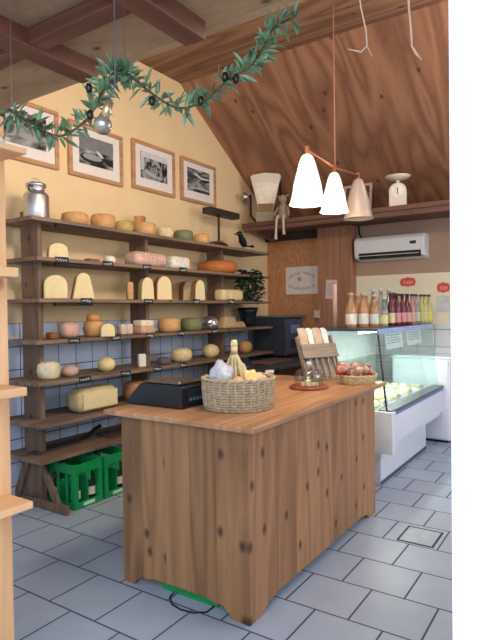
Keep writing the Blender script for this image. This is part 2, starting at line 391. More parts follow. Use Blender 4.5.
# shelf 1 (top)
wheel(1, 61, 89, 208, 221, C_or, 'golden brown cheese wheel on the top shelf next to the milk can')
wheel(1, 90, 116, 210, 226, C_or, 'taller golden cheese wheel, second from the milk can on the top shelf')
wheel(1, 114, 134, 217, 229, cm('olive', (184, 160, 96)), 'olive tinted flat cheese wheel on the top shelf left of the wooden block')
wheel(1, 134, 157, 221, 235, cm('amber', (202, 160, 106)), 'amber cheese wheel on the top shelf in front of the wooden block')
wheel(1, 156, 174, 224, 237, C_pale, 'pale golden cheese wheel on the top shelf between amber and green wheels')
wheel(1, 173, 194, 228, 240, C_gr, 'green rinded cheese wheel on the top shelf')
wheel(1, 193, 210, 231, 242, cm('honey', (214, 166, 108)), 'small honey coloured cheese wheel on the top shelf beside the balance')
P, m = place(1, 133, 147, 228, 3.66)
t = thing('wooden_block', 'upright light wooden block standing behind the amber cheese wheel', 'block', P, .5)
bm = BM(); box(bm, -.05, .05, -.045, .045, 0, .21); obj('body', bm, wood('block_wood', (170, 112, 58), (210, 150, 88), grain=2, knots=.2), t, bevel=.004)
bm = BM(); lathe(bm, [(0, 0), (.008, 0), (.008, .004), (0, .004)], 12); q = obj('peg', bm, M_dark, t); q.location = (.02, -.048, .15); q.rotation_euler = (PI/2, 0, 0)
# shelf 2
halfwheel(2, 47, 68, 241, 257, C_pale, 'pale wedge of cheese with brown edge on the second shelf by the first post', top=.9)
loaf(2, 85, 99, 254.5, 258, C_dkbr, 'thin brown slice of cheese lying on the second shelf', dy=.07)
wheel(2, 103, 116, 252, 261, C_white, 'small white round cheese on the second shelf', name='cheese_round', dome=.45)
loaf(2, 127, 165, 252, 267, cm('pinkwrap', (212, 174, 160), .4, .25, 30), 'large pink wrapped cheese loaf on the second shelf', bev=.4, dy=.19)
loaf(2, 166, 188, 255.5, 269, cm('whitewrap', (238, 228, 214), .35, .2, 30), 'white wrapped cheese block on the second shelf right of the pink loaf', dy=.14)
wheel(2, 197, 239, 259.5, 273, C_orange, 'broad orange waxed cheese wheel on the second shelf', yc=3.57, dome=.5)
# shelf 3
halfwheel(3, 43, 67, 273, 297.5, C_pale, 'broad half cheese standing on the third shelf beside the first post', top=1.0)
halfwheel(3, 71, 94, 271, 298, C_pale, 'tall tapered half cheese standing on the third shelf', top=.66)
loaf(3, 126, 134, 281, 300, C_or, 'narrow brown rinded wedge standing just left of the second post', dy=.05, rotz=-.5)
halfwheel(3, 139, 153, 277, 300, cm('lemon', (238, 222, 168)), 'narrow pale yellow slab standing in front of the second post', top=.9)
halfwheel(3, 154, 171, 276, 301, C_or, 'tall arched slab of cheese with broad cut face right of the second post', top=.95)
halfwheel(3, 180, 192, 281, 302, cm('rust', (158, 96, 52)), 'rusty brown rind piece leaning behind the cream slab', top=.9, yc=3.70)
halfwheel(3, 192, 204, 281, 302.5, C_or, 'cream slab with rounded top in front of the rusty piece', top=.9)
loaf(3, 217, 241, 291, 303, cm('butter', (236, 210, 158)), 'low butter coloured cheese loaf on the third shelf near the plant', dy=.14)
# shelf 4
loaf(4, 46, 58, 329, 336, C_dkbr, 'small brown cheese piece on the fourth shelf next to the first post', dy=.08)
loaf(4, 58, 80, 321, 338, cm('rose', (200, 160, 146), .35), 'rose coloured wrapped cheese on the fourth shelf', dy=.13, bev=.4)
w1 = wheel(4, 83, 104, 318, 335, C_or, 'golden round cheese carrying a smaller one on the fourth shelf')
P, m = place(4, 87, 101, 334, SH[4][1]+.14); 
bm = BM(); r = 7*m; lathe(bm, [(0, 0), (r*.9, 0), (r, .02), (r*.75, .05), (0, .06)], 28)
o = obj('cheese_round', bm, cm('tawny', (196, 138, 84)), smooth=True, loc=(w1.location.x, w1.location.y, SH[4][0]+max(v.co.z for v in w1.data.vertices)+.0015)); tag(o, 'small tawny cheese lying on top of the golden round one', 'cheese', 'cheeses on the rack')
halfwheel(4, 99, 114, 323, 336.5, C_pale, 'cut half of a small pale cheese in front of the golden stack', top=1.0, yc=3.36)
for u0, u1, lab in ((120, 125, 'small clear wrapped cheese portion on the fourth shelf, left one of two'), (126, 131, 'small clear wrapped cheese portion on the fourth shelf, right one of two')):
    loaf(4, u0-1.5, u1+1.5, 322, 333.5, cm('wrapped', (206, 188, 168), .3), lab, dy=.06, name='cheese_portion')
loaf(4, 135, 152, 319, 326, cm('creampack', (232, 214, 194), .35), 'cream packet of cheese on top of the brown banded one', dy=.12, name='cheese_packet').location.z += .062
loaf(4, 134, 153, 326, 333.5, cm('redpack', (206, 158, 132), .35), 'brown banded packet of cheese under the cream one on the fourth shelf', dy=.14, name='cheese_packet')
wheel(4, 157, 181, 316, 331, cm('sand', (206, 160, 106)), 'sand coloured cheese wheel on the fourth shelf right of the second post')
wheel(4, 180, 203, 317, 330.5, C_gr, 'green rinded cheese wheel on the fourth shelf')
P, m = place(4, 202, 219, 329, 3.45)
bm = BM(); bmesh.ops.create_icosphere(bm, subdivisions=3, radius=8.2*m)
for v in bm.verts: v.co += v.co.normalized()*random.uniform(-.006, .006); v.co.z = v.co.z*.85+8.2*m*.82
tag(obj('foil_wrapped_cheese', bm, plain('foil', (206, 206, 200), .25, .85), loc=P), 'round cheese wrapped in shiny silver foil on the fourth shelf', 'cheese', 'cheeses on the rack')
loaf(4, 219, 236, 316, 328.5, cm('beige', (190, 160, 118)), 'beige cheese wedge right of the foil wrapped cheese', dy=.13, top=.7, bev=.2)
loaf(4, 234, 245, 321, 327.5, cm('beige2', (184, 150, 108)), 'low beige cheese wedge at the right end of the fourth shelf', dy=.08, top=.6, bev=.2)
# shelf 5
wheel(5, 37, 61, 359, 378, C_marble, 'large marbled white cheese wrapped in film beside the first post', dome=.35)
wheel(5, 61, 79, 364, 376, C_pink, 'low pinkish cheese dome on the fifth shelf', dome=.6)
wheel(5, 97, 116, 354, 369.5, cm('ivory', (224, 206, 146)), 'ivory domed cheese on the fifth shelf', dome=.55)
loaf(5, 137, 147, 352, 366, C_white, 'small upright white cheese in front of the second post on the fifth shelf', dy=.05, rotz=-.5)
loaf(5, 158, 170, 357, 364, plain('slate_cheese', (96, 92, 100), .6), 'dark ash coated cheese left of the pale oval one', dy=.08)
wheel(5, 170, 193, 348, 362.5, C_pale, 'pale yellow oval cheese on the fifth shelf', dome=.45)
wheel(5, 202, 220, 345, 359.5, cm('straw', (222, 204, 148)), 'straw coloured lumpy cheese on the fifth shelf behind the wicker basket', dome=.5)
wheel(5, 238, 253, 342, 355, C_or, 'golden cheese at the right end of the fifth shelf', dome=.45)
# shelf 6
o = loaf(6, 69, 117, 388, 413, cm('longloaf', (206, 184, 138)), 'big long pale cheese loaf on the sixth shelf', yc=3.47, dy=.2, bev=.36, cut=cm('loafcut', (228, 208, 158), .5, .05))
wheel(6, 123, 147, 379, 400, cm('terracotta', (178, 124, 78)), 'terracotta coloured cheese wheel on the sixth shelf beside the counter', yc=3.5)
# shelf 7: long paddle
p0 = at(2, .41, 52, 450); p1 = at(2, .42, 85, 434)
t = thing('cheese_paddle', 'dark long handled paddle lying on the lowest shelf', 'paddle', (2.80, 3.55, .396), .1)
bm = BM(); box(bm, -.32, .12, -.05, .05, 0, .015); obj('blade', bm, plain('dark_wood', (66, 58, 56), .6), t, bevel=.004)
bm = BM(); tube(bm, [(.1, 0, .012), (.25, 0, .02), (.33, 0, .06), (.4, 0, .075)], [.014, .014, .016, .018], 10); obj('handle', bm, M_dark, t, smooth=True)
t = thing('serving_board', 'dark flat board lying on the lowest shelf close to the counter', 'board', (3.35, 3.5, .396))
bm = BM(); box(bm, -.2, .2, -.09, .09, 0, .018); obj('plate', bm, plain('dark_wood2', (80, 64, 58), .6), t, bevel=.004)
bm = BM(); box(bm, .2, .32, -.02, .02, .002, .016); obj('grip', bm, plain('dark_wood2', (80, 64, 58), .6), t, bevel=.004)

# milk can
P = at(1, 3.50, 36.5, 214); P.z = SH[1][0]+.001
t = thing('milk_can', 'shiny steel milk can with lid at the left end of the top shelf', 'milk can', P)
bm = BM(); lathe(bm, [(0, 0), (.088, 0), (.092, .008), (.092, .17), (.085, .185), (.062, .205), (.060, .225), (.066, .232), (.066, .238), (0, .238)], 36); obj('body', bm, M_steel, t, smooth=True)
bm = BM(); lathe(bm, [(0, .239), (.072, .239), (.072, .262), (.055, .27), (0, .272)], 32); obj('lid', bm, M_steel, t, smooth=True)
bm = BM(); tube(bm, [(-.03, 0, .268), (-.03, 0, .295), (0, 0, .305), (.03, 0, .295), (.03, 0, .268)], .005, 8); obj('lid_handle', bm, M_steel, t, smooth=True)
bm = BM(); tube(bm, [(-.075, -.045, .19), (-.105, -.06, .2), (-.1, -.06, .235), (-.06, -.035, .232)], .006, 8); obj('handle', bm, M_dark, t, smooth=True)

# antique balance with long bar on top
P = at(1, 3.55, 219, 246); P.z = SH[1][0]+.001
t = thing('balance_scale', 'dark antique post scale with long horizontal tray at the right of the top shelf', 'scale', P)
bm = BM(); lathe(bm, [(0, 0), (.1, 0), (.105, .015), (.095, .04), (.06, .06), (.02, .07), (0, .07)], 32); obj('base', bm, plain('antique_black', (44, 30, 34), .4), t, smooth=True)
bm = BM(); lathe(bm, [(0, .06), (.016, .06), (.013, .1), (.013, .33), (.02, .355), (0, .355)], 16); obj('stem', bm, M_dark, t, smooth=True)
bm = BM(); box(bm, -.22, .34, -.06, .06, .357, .425); obj('tray', bm, plain('old_bronze', (62, 58, 52), .5, .4), t, bevel=.006)
P = at(1, 3.50, 241, 250); P.z = SH[1][0]+.001
t = thing('bird_figurine', 'black bird figurine with long tail on a flat plinth on the top shelf', 'figurine', P); t.scale = (1.3, 1.3, 1.3)
bm = BM(); box(bm, -.18, .24, -.05, .05, 0, .012); obj('plinth', bm, M_dark, t, bevel=.003)
bm = BM(); tube(bm, [(-.05, 0, .145), (-.02, 0, .15), (0, 0, .13), (.02, 0, .095), (.05, 0, .06), (.08, 0, .045)], [.016, .026, .022, .034, .03, .01], 12); obj('body', bm, M_black, t, smooth=True)
bm = BM(); tube(bm, [(.07, 0, .05), (.14, 0, .05), (.2, 0, .055)], [.008, .006, .014], 8); obj('tail', bm, M_black, t, smooth=True)
bm = BM(); tube(bm, [(-.05, 0, .145), (-.11, 0, .135)], [.01, .003], 8); obj('beak', bm, M_black, t, smooth=True)
bm = BM()
for dx in (.02, .04): tube(bm, [(dx, 0, .08), (dx+.005, 0, .012)], .004, 6)
obj('leg', bm, M_black, t)

# trailing plant at right end of the rack
leafg = plain('ivy_green', (46, 66, 48), .5, var=.35, scale=30)
def leaf(bm, p, d, n, l, w):
    d = d.normalized(); s_ = d.cross(n).normalized(); n2 = s_.cross(d)
    pts = [p, p+d*l*.35+s_*w*.5+n2*l*.05, p+d*l*.7+s_*w*.38+n2*l*.04, p+d*l, p+d*l*.7-s_*w*.38+n2*l*.04, p+d*l*.35-s_*w*.5+n2*l*.05]
    vs = [bm.verts.new(q) for q in pts]; m1 = bm.verts.new(p+d*l*.5-n2*l*.02)
    for i in range(6): bm.faces.new((vs[i], vs[(i+1) % 6], m1))
P = at(1, 3.44, 250, 299); P.z = SH[3][0]+.001
t = thing('trailing_plant', 'bushy dark green plant at the right end of the third shelf', 'plant', P)
bm = BM(); lathe(bm, [(0, 0), (.05, 0), (.065, .09), (.06, .09), (.045, .02), (0, .02)], 24); obj('pot', bm, plain('pot_grey', (120, 118, 112), .6), t, smooth=True)
bm = BM()
for i in range(9):
    a = random.uniform(0, 2*PI); r = random.uniform(.04, .11); tube(bm, [(0, 0, .05), (r*.5*math.cos(a), r*.5*math.sin(a), .18), (r*math.cos(a), r*math.sin(a), random.uniform(.15, .3))], .004, 6)
obj('stem', bm, leafg, t)
bm = BM()
for i in range(620):
    a = random.uniform(0, 2*PI); h = random.uniform(.0, .36); r = random.uniform(.02, .19)*(1 - abs(h-.17)*1.6)
    p = Vector((r*1.1*math.cos(a), r*math.sin(a)*.8, h)); leaf(bm, p, Vector((math.cos(a), math.sin(a), random.uniform(-.8, .5))), Vector((random.uniform(-.5, .5), random.uniform(-.5, .5), 1)), random.uniform(.045, .07), .04)
obj('foliage', bm, leafg, t)

# dark cooking pot on shelf 4's right end
P = at(1, 3.62, 248, 326); P.z = SH[4][0]+.001
t = thing('dark_jug', 'black wide mouthed jug near the plant at the right end of the fourth shelf', 'jug', P)
bm = BM(); lathe(bm, [(0, 0), (.07, 0), (.085, .03), (.09, .1), (.115, .17), (.13, .23), (.12, .23), (.08, .1), (.05, .02), (0, .02)], 32); obj('body', bm, M_black, t, smooth=True)
bm = BM(); tube(bm, [(-.1, 0, .19), (-.16, 0, .19), (-.17, 0, .13), (-.09, 0, .08)], .009, 8); obj('handle', bm, M_black, t, smooth=True)

# price cards clipped to the shelf edges
def card(k, u, w=13, h=5, lab=''):
    z, yf = SH[k]; p = at(1, yf-.006, u, 300); m = depth(p)/FPX
    P = Vector((p.x, yf-.012, z-.038))
    t = thing('price_card', 'black price card with white writing '+lab, 'price card', P, -.25, 'black price cards on the shelf edges')
    W = w*m/2*1.05; Hh = max(h*m, .045); bm = BM(); box(bm, -W, W, 0, .003, 0, Hh); obj('card', bm, M_card, t)
    bm = BM(); n = 12; pts = [(-W*.75+1.5*W*i/n, -.001, Hh*(.5+.28*math.sin(i*2.3+u)*(1 if i % 3 else .3))) for i in range(n+1)]
    tube(bm, pts, .0022, 5); obj('handwriting', bm, M_chalk, t)
for k, u, w, lab in ((2, 62, 14, 'below the pale wedge on the second shelf'), (2, 108, 11, 'under the small white round cheese'), (2, 147, 9, 'hanging before the pink wrapped loaf'), (2, 183, 9, 'below the white wrapped block'),
                     (3, 86, 12, 'below the tapered half cheese'), (3, 148, 10, 'below the narrow yellow slab at the second post'), (3, 196, 8, 'below the cream slab on the third shelf'), (3, 231, 8, 'below the butter coloured loaf'),
                     (4, 73, 12, 'on shelf edge under the rose wrapped cheese'), (4, 115, 10, 'on shelf edge under the cut half cheese'), (4, 149, 9, 'on shelf edge under the banded packet'), (4, 180, 8, 'on shelf edge between the sand and green wheels'), (4, 214, 7, 'on shelf edge under the foil ball'),
                     (5, 83, 13, 'on shelf edge left of the ivory cheese'), (5, 124, 11, 'on shelf edge right of the ivory cheese'), (5, 156, 9, 'on shelf edge under the ash coated cheese'), (5, 182, 8, 'on shelf edge under the pale oval cheese')):
    card(k, u, w, 5, lab)

# bottle crates under the rack
M_crate = plain('green_plastic', (14, 142, 78), .35, var=.06)
def crate(loc, sx, sy, h, label, name='bottle_crate', bottles=True, rot=0):
    t = thing(name, label, 'crate', loc, rot, 'green bottle crates')
    bm = BM(); w = .012
    box(bm, 0, sx, 0, sy, 0, .015)
    for x0, x1, y0, y1 in ((0, sx, 0, w), (0, sx, sy-w, sy), (0, w, w, sy-w), (sx-w, sx, w, sy-w)):
        box(bm, x0, x1, y0, y1, .015, .05); box(bm, x0, x1, y0, y1, h-.07, h)
    for x in (0, sx-.04): 
        for y in (0, sy-.04): box(bm, x+.0015*(1 if x == 0 else -1), x+.04+.0015*(1 if x == 0 else -1), y+.0015*(1 if y == 0 else -1), y+.04+.0015*(1 if y == 0 else -1), .002, h-.002)
    for i in (1, 2, 3):
        y = sy*i/4; box(bm, .001, w-.001, y-.012, y+.012, .04, h-.06)
    for i in (1,):
        x = sx*i/2; box(bm, x-.02, x+.02, .001, w-.001, h*.6, h-.06)
    obj('crate_body', bm, M_crate, t, bevel=.003)
    bm = BM(); box(bm, w, sx-w, sy/2-.004, sy/2+.004, .02, h*.6); box(bm, sx/2-.004, sx/2+.004, w, sy-w, .02, h*.6); obj('divider', bm, M_crate, t)
    bm = BM(); box(bm, sx*.3, sx*.7, -.001, 0, .015, .04); q = obj('label_strip', bm, plain('crate_label', (190, 220, 190), .5), t)
    return t
crates = [crate((2.60, 3.20, 0), .27, .38, .33, 'green plastic bottle crate under the rack beside the trestle foot'),
          crate((2.89, 3.20, 0), .27, .38, .33, 'green plastic bottle crate under the rack, the one half hidden by the counter')]
bglass = plain('bottle_green_glass', (60, 84, 60), .08, trans=.7)
def crate_bottle(x, y, lab):
    t = thing('empty_bottle', lab, 'bottle', (x, y, .016), 0, 'bottles in the crates')
    bm = BM(); lathe(bm, [(0, 0), (.032, 0), (.034, .01), (.034, .13), (.03, .16), (.014, .2), (.013, .25), (0, .25)], 20); obj('glass_body', bm, bglass, t, smooth=True)
    bm = BM(); lathe(bm, [(.0348, .05), (.0348, .11)], 20); obj('label', bm, plain('bottle_label', (220, 214, 190), .6), t, smooth=True)
    bm = BM(); lathe(bm, [(0, .251), (.015, .251), (.015, .263), (0, .266)], 16); obj('cap', bm, plain('gold_cap', (200, 170, 90), .4, .6), t, smooth=True)
    return t
crate_bottle(2.80, 3.26, 'empty bottle with pale label in the near crate, by its front right corner')
crate_bottle(2.66, 3.26, 'empty bottle with pale label in the near crate, by its front left corner')
crate_bottle(2.66, 3.46, 'empty bottle with pale label in the near crate, towards the wall')
crate_bottle(3.09, 3.26, 'empty bottle with pale label in the farther crate')

# ============================================================ PICTURES
def picture(x0, x1, z0, z1, label, seed, kind):
    t = thing('framed_photograph', label, 'picture', ((x0+x1)/2, YW-.004, z0), 0, 'black and white photographs on the ochre wall')
    W, Hh = (x1-x0)/2, z1-z0; f = .035
    bm = BM(); box(bm, -W, W, -.03, 0, 0, f); box(bm, -W, W, -.03, 0, Hh-f, Hh); box(bm, -W, -W+f, -.03, 0, f, Hh-f); box(bm, W-f, W, -.03, 0, f, Hh-f)
    obj('frame', bm, M_frame, t, bevel=.003)
    bm = BM(); box(bm, -W+f, W-f, -.014, -.002, f, Hh-f); obj('mat', bm, M_mat, t)
    m, N, L, B = nt('photo_print_%d' % seed)
    tc = N.new('ShaderNodeTexCoord'); mp = N.new('ShaderNodeMapping'); L.new(tc.outputs['Object'], mp.inputs[0]); mp.inputs['Location'].default_value = (seed*3.1, 0, seed*1.7)
    mp.inputs['Scale'].default_value = {0: (5, 1, 9), 1: (4, 1, 7), 2: (14, 1, 12), 3: (5, 1, 16)}[kind]
    no = N.new('ShaderNodeTexNoise'); no.inputs['Scale'].default_value = 1; no.inputs['Detail'].default_value = 5; no.inputs['Distortion'].default_value = 1.2; L.new(mp.outputs[0], no.inputs['Vector'])
    cr = N.new('ShaderNodeValToRGB'); cr.color_ramp.elements[0].position = .40; cr.color_ramp.elements[1].position = .68
    cr.color_ramp.elements[0].color = (.012, .012, .012, 1); cr.color_ramp.elements[1].color = (.5, .5, .5, 1)
    L.new(no.outputs['Fac'], cr.inputs[0]); L.new(cr.outputs[0], B.inputs['Base Color']); B.inputs['Roughness'].default_value = .4
    a = .115; bm = BM(); box(bm, -W+a, W-a, -.016, -.0135, a+.01, Hh-a+.02); p = obj('print', bm, m, t)
    def flat(pts, c, nm, d=.0175):
        bm = BM(); prism(bm, [(-W+a+u*(2*W-2*a), a+.01+v*(Hh-2*a+.01)) for u, v in pts], -d, -d+.001, 1); obj(nm, bm, plain('grey_%d' % c, (c, c, c), .5), p)
    ell = lambda cx, cy, rx, ry: [(cx+rx*math.cos(2*PI*i/24), cy+ry*math.sin(2*PI*i/24)) for i in range(24)]
    if kind == 1:      # cheesemaker bending over a round vat
        flat([(0.01, .55), (.99, .5), (.99, .99), (.01, .99)], 120, 'backdrop')
        flat(ell(.36, .25, .34, .17), 40, 'vat', .0185); flat(ell(.37, .29, .28, .11), 150, 'milk', .0195)
        flat([(.46, .42), (.54, .56), (.63, .5), (.75, .38), (.98, .3), (.98, .12), (.8, .15), (.62, .32)], 28, 'figure', .0205)
        flat([(.47, .5), (.5, .58), (.62, .5), (.7, .36), (.6, .34)], 190, 'shirt', .0215)
    if kind == 2:      # rooftops
        flat([(0.01, .82), (.99, .78), (.99, .99), (.01, .99)], 205, 'sky')
        flat([(0.01, .3), (.12, .3), (.14, .82), (.01, .82)], 190, 'mist', .0185)
        flat([(.12, .22), (.35, .12), (.55, .1), (.8, .08), (.8, .16), (.5, .2), (.2, .34)], 170, 'wall_front', .0195)
    if kind == 3:      # rows of a field
        for i in range(5): flat([(.02, .1+.13*i), (.06, .06+.13*i), (.5, .45+.06*i), (.46, .5+.06*i)], 150-20*i, 'furrow')
        flat([(.3, .78), (.6, .6), (.98, .66), (.98, .72), (.6, .7), (.35, .86)], 200, 'light_strip', .0185)
    if kind == 0:
        flat([(.02, .6), (.4, .6), (.4, .99), (.02, .99)], 55, 'dark_room'); flat([(.1, .68), (.3, .66), (.3, .88), (.1, .9)], 170, 'window', .0185)
        flat(ell(.62, .3, .25, .1), 150, 'table', .0185)
picture(2.33, 2.97, 2.64, 3.12, 'framed photograph with grey matting, partly covered by olive leaves at far left', 1, 0)
picture(3.075, 3.70, 2.63, 3.10, 'framed black and white photograph of someone bending over a round vat', 2, 1)
picture(3.83, 4.455, 2.65, 3.13, 'framed black and white photograph of a crowded town view, third along the wall', 3, 2)
picture(4.56, 5.19, 2.655, 3.125, 'framed black and white photograph of dark streaks, nearest the sloping roof', 4, 3)

# ============================================================ COUNTER
cx0, cx1, cy0, cy1, ch = 2.065, 3.72, 1.342, 2.15, .90
t = thing('shop_counter', 'large knotty pine counter with scalloped foot in the middle of the shop', 'counter', (cx0, cy0, 0))
LX, LY = cx1-cx0, cy1-cy0
def skirt(L, foot, rise, n=10):
    """outline of a panel with a shaped cut-out at the bottom"""
    pts = [(0, 0), (foot*.8, 0), (foot*.9, rise*.35), (foot, rise*.45), (foot+.03, rise*.85), (foot+.08, rise*.8), (foot+.12, rise), (L/2, rise*1.02),
           (L-foot-.12, rise), (L-foot-.08, rise*.8), (L-foot-.03, rise*.85), (L-foot, rise*.45), (L-foot*.9, rise*.35), (L-foot*.8, 0), (L, 0), (L, ch), (0, ch)]
    return pts
bm = BM(); prism(bm, skirt(LX, .15, .05), 0, .025, 1); obj('front_panel', bm, M_counterx, t, bevel=.002)
bm = BM(); prism(bm, [(y, z) for y, z in skirt(LY-.025, .10, .062)], 0, .025, 0); q = obj('end_panel', bm, M_counter, t, bevel=.002); q.location = (0, .025, 0)
bm = BM(); prism(bm, [(y, z) for y, z in skirt(LY-.025, .10, .062)], 0, .025, 0); q = obj('end_panel', bm, M_counter, t, bevel=.002); q.location = (LX-.025, .025, 0)
bm = BM(); box(bm, -.055, LX+.07, -.065, LY+.08, ch, ch+.028); obj('worktop', bm, M_top, t, bevel=.006)
bm = BM(); box(bm, .025, LX-.025, .03, LY-.02, .42, .445); obj('inner_shelf', bm, M_counter, t)
crate((2.11, 1.56, 0), .3, .36, .2, 'green plastic crate glimpsed through the gap under the counter end', 'bottle_crate')
bm = BM(); pts = [(2.12, 1.84, .004), (2.06, 1.82, .004), (2.015, 1.77, .004), (2.0, 1.70, .004), (2.01, 1.63, .004), (2.05, 1.58, .004), (2.12, 1.58, .004)]
tag(obj('floor_cable', bm if tube(bm, pts, .004, 6) is None else bm, M_dark, smooth=True), 'thin dark cable looping out from under the counter on the floor', 'cable')
CT = ch+.0285
# electronic scale
P = at(2, CT, 163, 404); 
t = thing('shop_scale', 'black sloped electronic weighing scale on the left end of the counter', 'scale', (2.31, 2.03, CT), 0)
bm = BM(); prism(bm, [(-.225, 0), (.19, 0), (.19, .115), (.16, .125), (-.11, .125), (-.205, .035)], -.11, .13, 1)
q = obj('body', bm, M_black, t, bevel=.008, rotz=-PI/2)
bm = BM(); box(bm, -.10, .12, -.17, .10, .128, .137); obj('pan', bm, plain('scale_pan', (112, 104, 100), .3, .8), t, bevel=.004)
bm = BM(); box(bm, -.06, .10, -.194, -.19, .03, .10); obj('display', bm, plain('lcd', (36, 46, 54), .3), t)
bm = BM()
for i in range(5): box(bm, -.05+i*.03, -.035+i*.03, -.197, -.194, .04, .055)
obj('button', bm, plain('scale_button', (96, 110, 120), .4), t)
bm = BM(); lathe(bm, [(0, 0), (.008, 0), (.008, .006), (0, .008)], 12); q = obj('level_knob', bm, M_steel, t); q.location = (-.09, -.16, .137)

# big wicker basket ---------------------------------------------------
M_wick = plain('wicker', (178, 162, 136), .7, var=.25, scale=40)
def weave(prefix, t, rx, ry, h, flare, n, rows, mat, rs=.006):
    bm = BM()
    R_ = lambda z: 1+flare*math.sin(min(1, z/h)*PI*.55)
    for j in range(rows):
        z = h*(j+.5)/rows
        for ph in (0,):
            pts = []
            for i in range(n*4):
                a = 2*PI*i/(n*4); k = R_(z)+.014*math.sin(a*n+PI*(j % 2))
                pts.append((rx*k*math.cos(a), ry*k*math.sin(a), z))
            tube(bm, pts, h/rows*.52, 5, closed=True)
    obj('woven_side', bm, mat, t, smooth=True)
    bm = BM()
    for i in range(n):
        a = 2*PI*(i+.5)/n; tube(bm, [(rx*(R_(z)+.02)*math.cos(a), ry*(R_(z)+.02)*math.sin(a), z) for z in (0, h*.33, h*.66, h)], rs*1.0, 6)
    q = obj('stake', bm, mat, t, smooth=True); q['kind'] = 'stuff'
    bm = BM()
    for ph in (0, PI):
        pts = [((rx*R_(h)+.008*math.cos(a*n/2+ph))*math.cos(a), (ry*R_(h)+.008*math.cos(a*n/2+ph))*math.sin(a), h+.007+.005*math.sin(a*n/2+ph)) for a in [2*PI*i/(n*4) for i in range(n*4)]]
        tube(bm, pts, rs*1.15, 6, closed=True)
    obj('braided_rim', bm, mat, t, smooth=True)
    bm = BM(); lathe(bm, [(0, .003), (1, .003), (1, .012), (0, .012)], 40, sx=rx*.99, sy=ry*.99); obj('base', bm, mat, t)
bc = Vector(at(2, CT, 238.5, 407))
t = thing('wicker_basket', 'round woven wicker basket full of wrapped bundles on the counter', 'basket', bc)
weave('b', t, .178, .178, .152, .06, 30, 11, M_wick)
M_wrap = plain('crinkled_film', (214, 220, 236), .2, var=.15, scale=20, trans=.25)
def blob(name, loc, s, mat, label, cat, group=None, rz=0, seed=0, lum=.18, parent=None):
    random.seed(seed); bm = BM(); bmesh.ops.create_icosphere(bm, subdivisions=3, radius=1)
    ph = [random.uniform(0, 6) for _ in range(6)]
    for v in bm.verts:
        c = v.co.copy(); f = 1+lum*(math.sin(c.x*4+ph[0])*math.sin(c.y*4+ph[1])+.6*math.sin(c.z*7+ph[2])*math.sin(c.x*7+ph[3]))
        v.co = Vector((c.x*s[0]*f, c.y*s[1]*f, c.z*s[2]*f))
    o = obj(name, bm, mat, smooth=True, loc=loc, rotz=rz, parent=parent)
    if label: tag(o, label, cat, group)
    return o
gb = 'wrapped bundles in the wicker basket'
for i, (dx, dy, dz, sx, sy, sz, mt, lab) in enumerate((
    (-.065, .06, .15, .075, .06, .075, M_wrap, 'bundle in pale bluish film at the left of the wicker basket'),
    (.05, -.04, .13, .055, .045, .05, cm('apricot', (244, 206, 140), .4), 'pale apricot cheese near the middle of the wicker basket'),
    (.08, .06, .15, .085, .05, .06, M_wrap, 'clear film bundle at the right of the wicker basket'),
    (.10, -.07, .12, .05, .04, .035, cm('peach', (236, 196, 158), .4), 'peach coloured cheese piece at the right front of the wicker basket'),
    (-.09, -.05, .115, .055, .05, .035, cm('tan', (214, 172, 122), .4), 'tan cheese piece at the left front of the wicker basket'),
    (-.02, -.1, .115, .05, .04, .03, cm('yellowish', (240, 214, 160), .4), 'pale yellow cheese piece at the front rim of the wicker basket'))):
    blob('wrapped_bundle', bc+Vector((dx, dy, dz+.02)), (sx, sy, sz), mt, lab, 'bundle', gb, seed=20+i)
# tied straw tuft rising from the basket
t = thing('straw_bundle', 'pale bundle of straw stalks tied at the top standing up in the wicker basket', 'straw bundle', bc+Vector((-.005, .02, .125)))
M_straw = plain('straw', (214, 196, 150), .7, var=.2, scale=40); random.seed(5)
bm = BM()
for i in range(22):
    a = random.uniform(0, 2*PI); r = random.uniform(.01, .085)
    tube(bm, [(r*math.cos(a), r*math.sin(a), 0), (r*.62*math.cos(a), r*.62*math.sin(a), .09), (.012*math.cos(a), .012*math.sin(a), .165), (.014*math.cos(a), .014*math.sin(a), .2)], .0055, 5)
obj('stalks', bm, M_straw, t, smooth=True)
bm = BM(); lathe(bm, [(.0, .16), (.019, .158), (.021, .168), (.018, .178), (0, .178)], 16); obj('tie', bm, plain('twine', (160, 130, 90), .8), t, smooth=True)
bm = BM(); lathe(bm, [(0, .195), (.016, .195), (.02, .215), (.014, .235), (0, .238)], 12); obj('knob', bm, plain('straw_knob', (226, 204, 160), .7), t, smooth=True)
# small things beside the basket
t = thing('card_holder', 'small grey upright card holder behind the wicker basket', 'card holder', (2.87, 1.70, CT), -.6)
bm = BM(); box(bm, -.025, .025, -.012, .012, 0, .015); obj('foot', bm, M_dullsteel, t)
bm = BM(); box(bm, -.03, .03, -.004, .004, .015, .15); obj('plate', bm, plain('smoky_plate', (96, 98, 108), .3), t)
bm = BM(); box(bm, -.028, .028, -.006, -.004, .135, .152); obj('card', bm, M_paper, t)

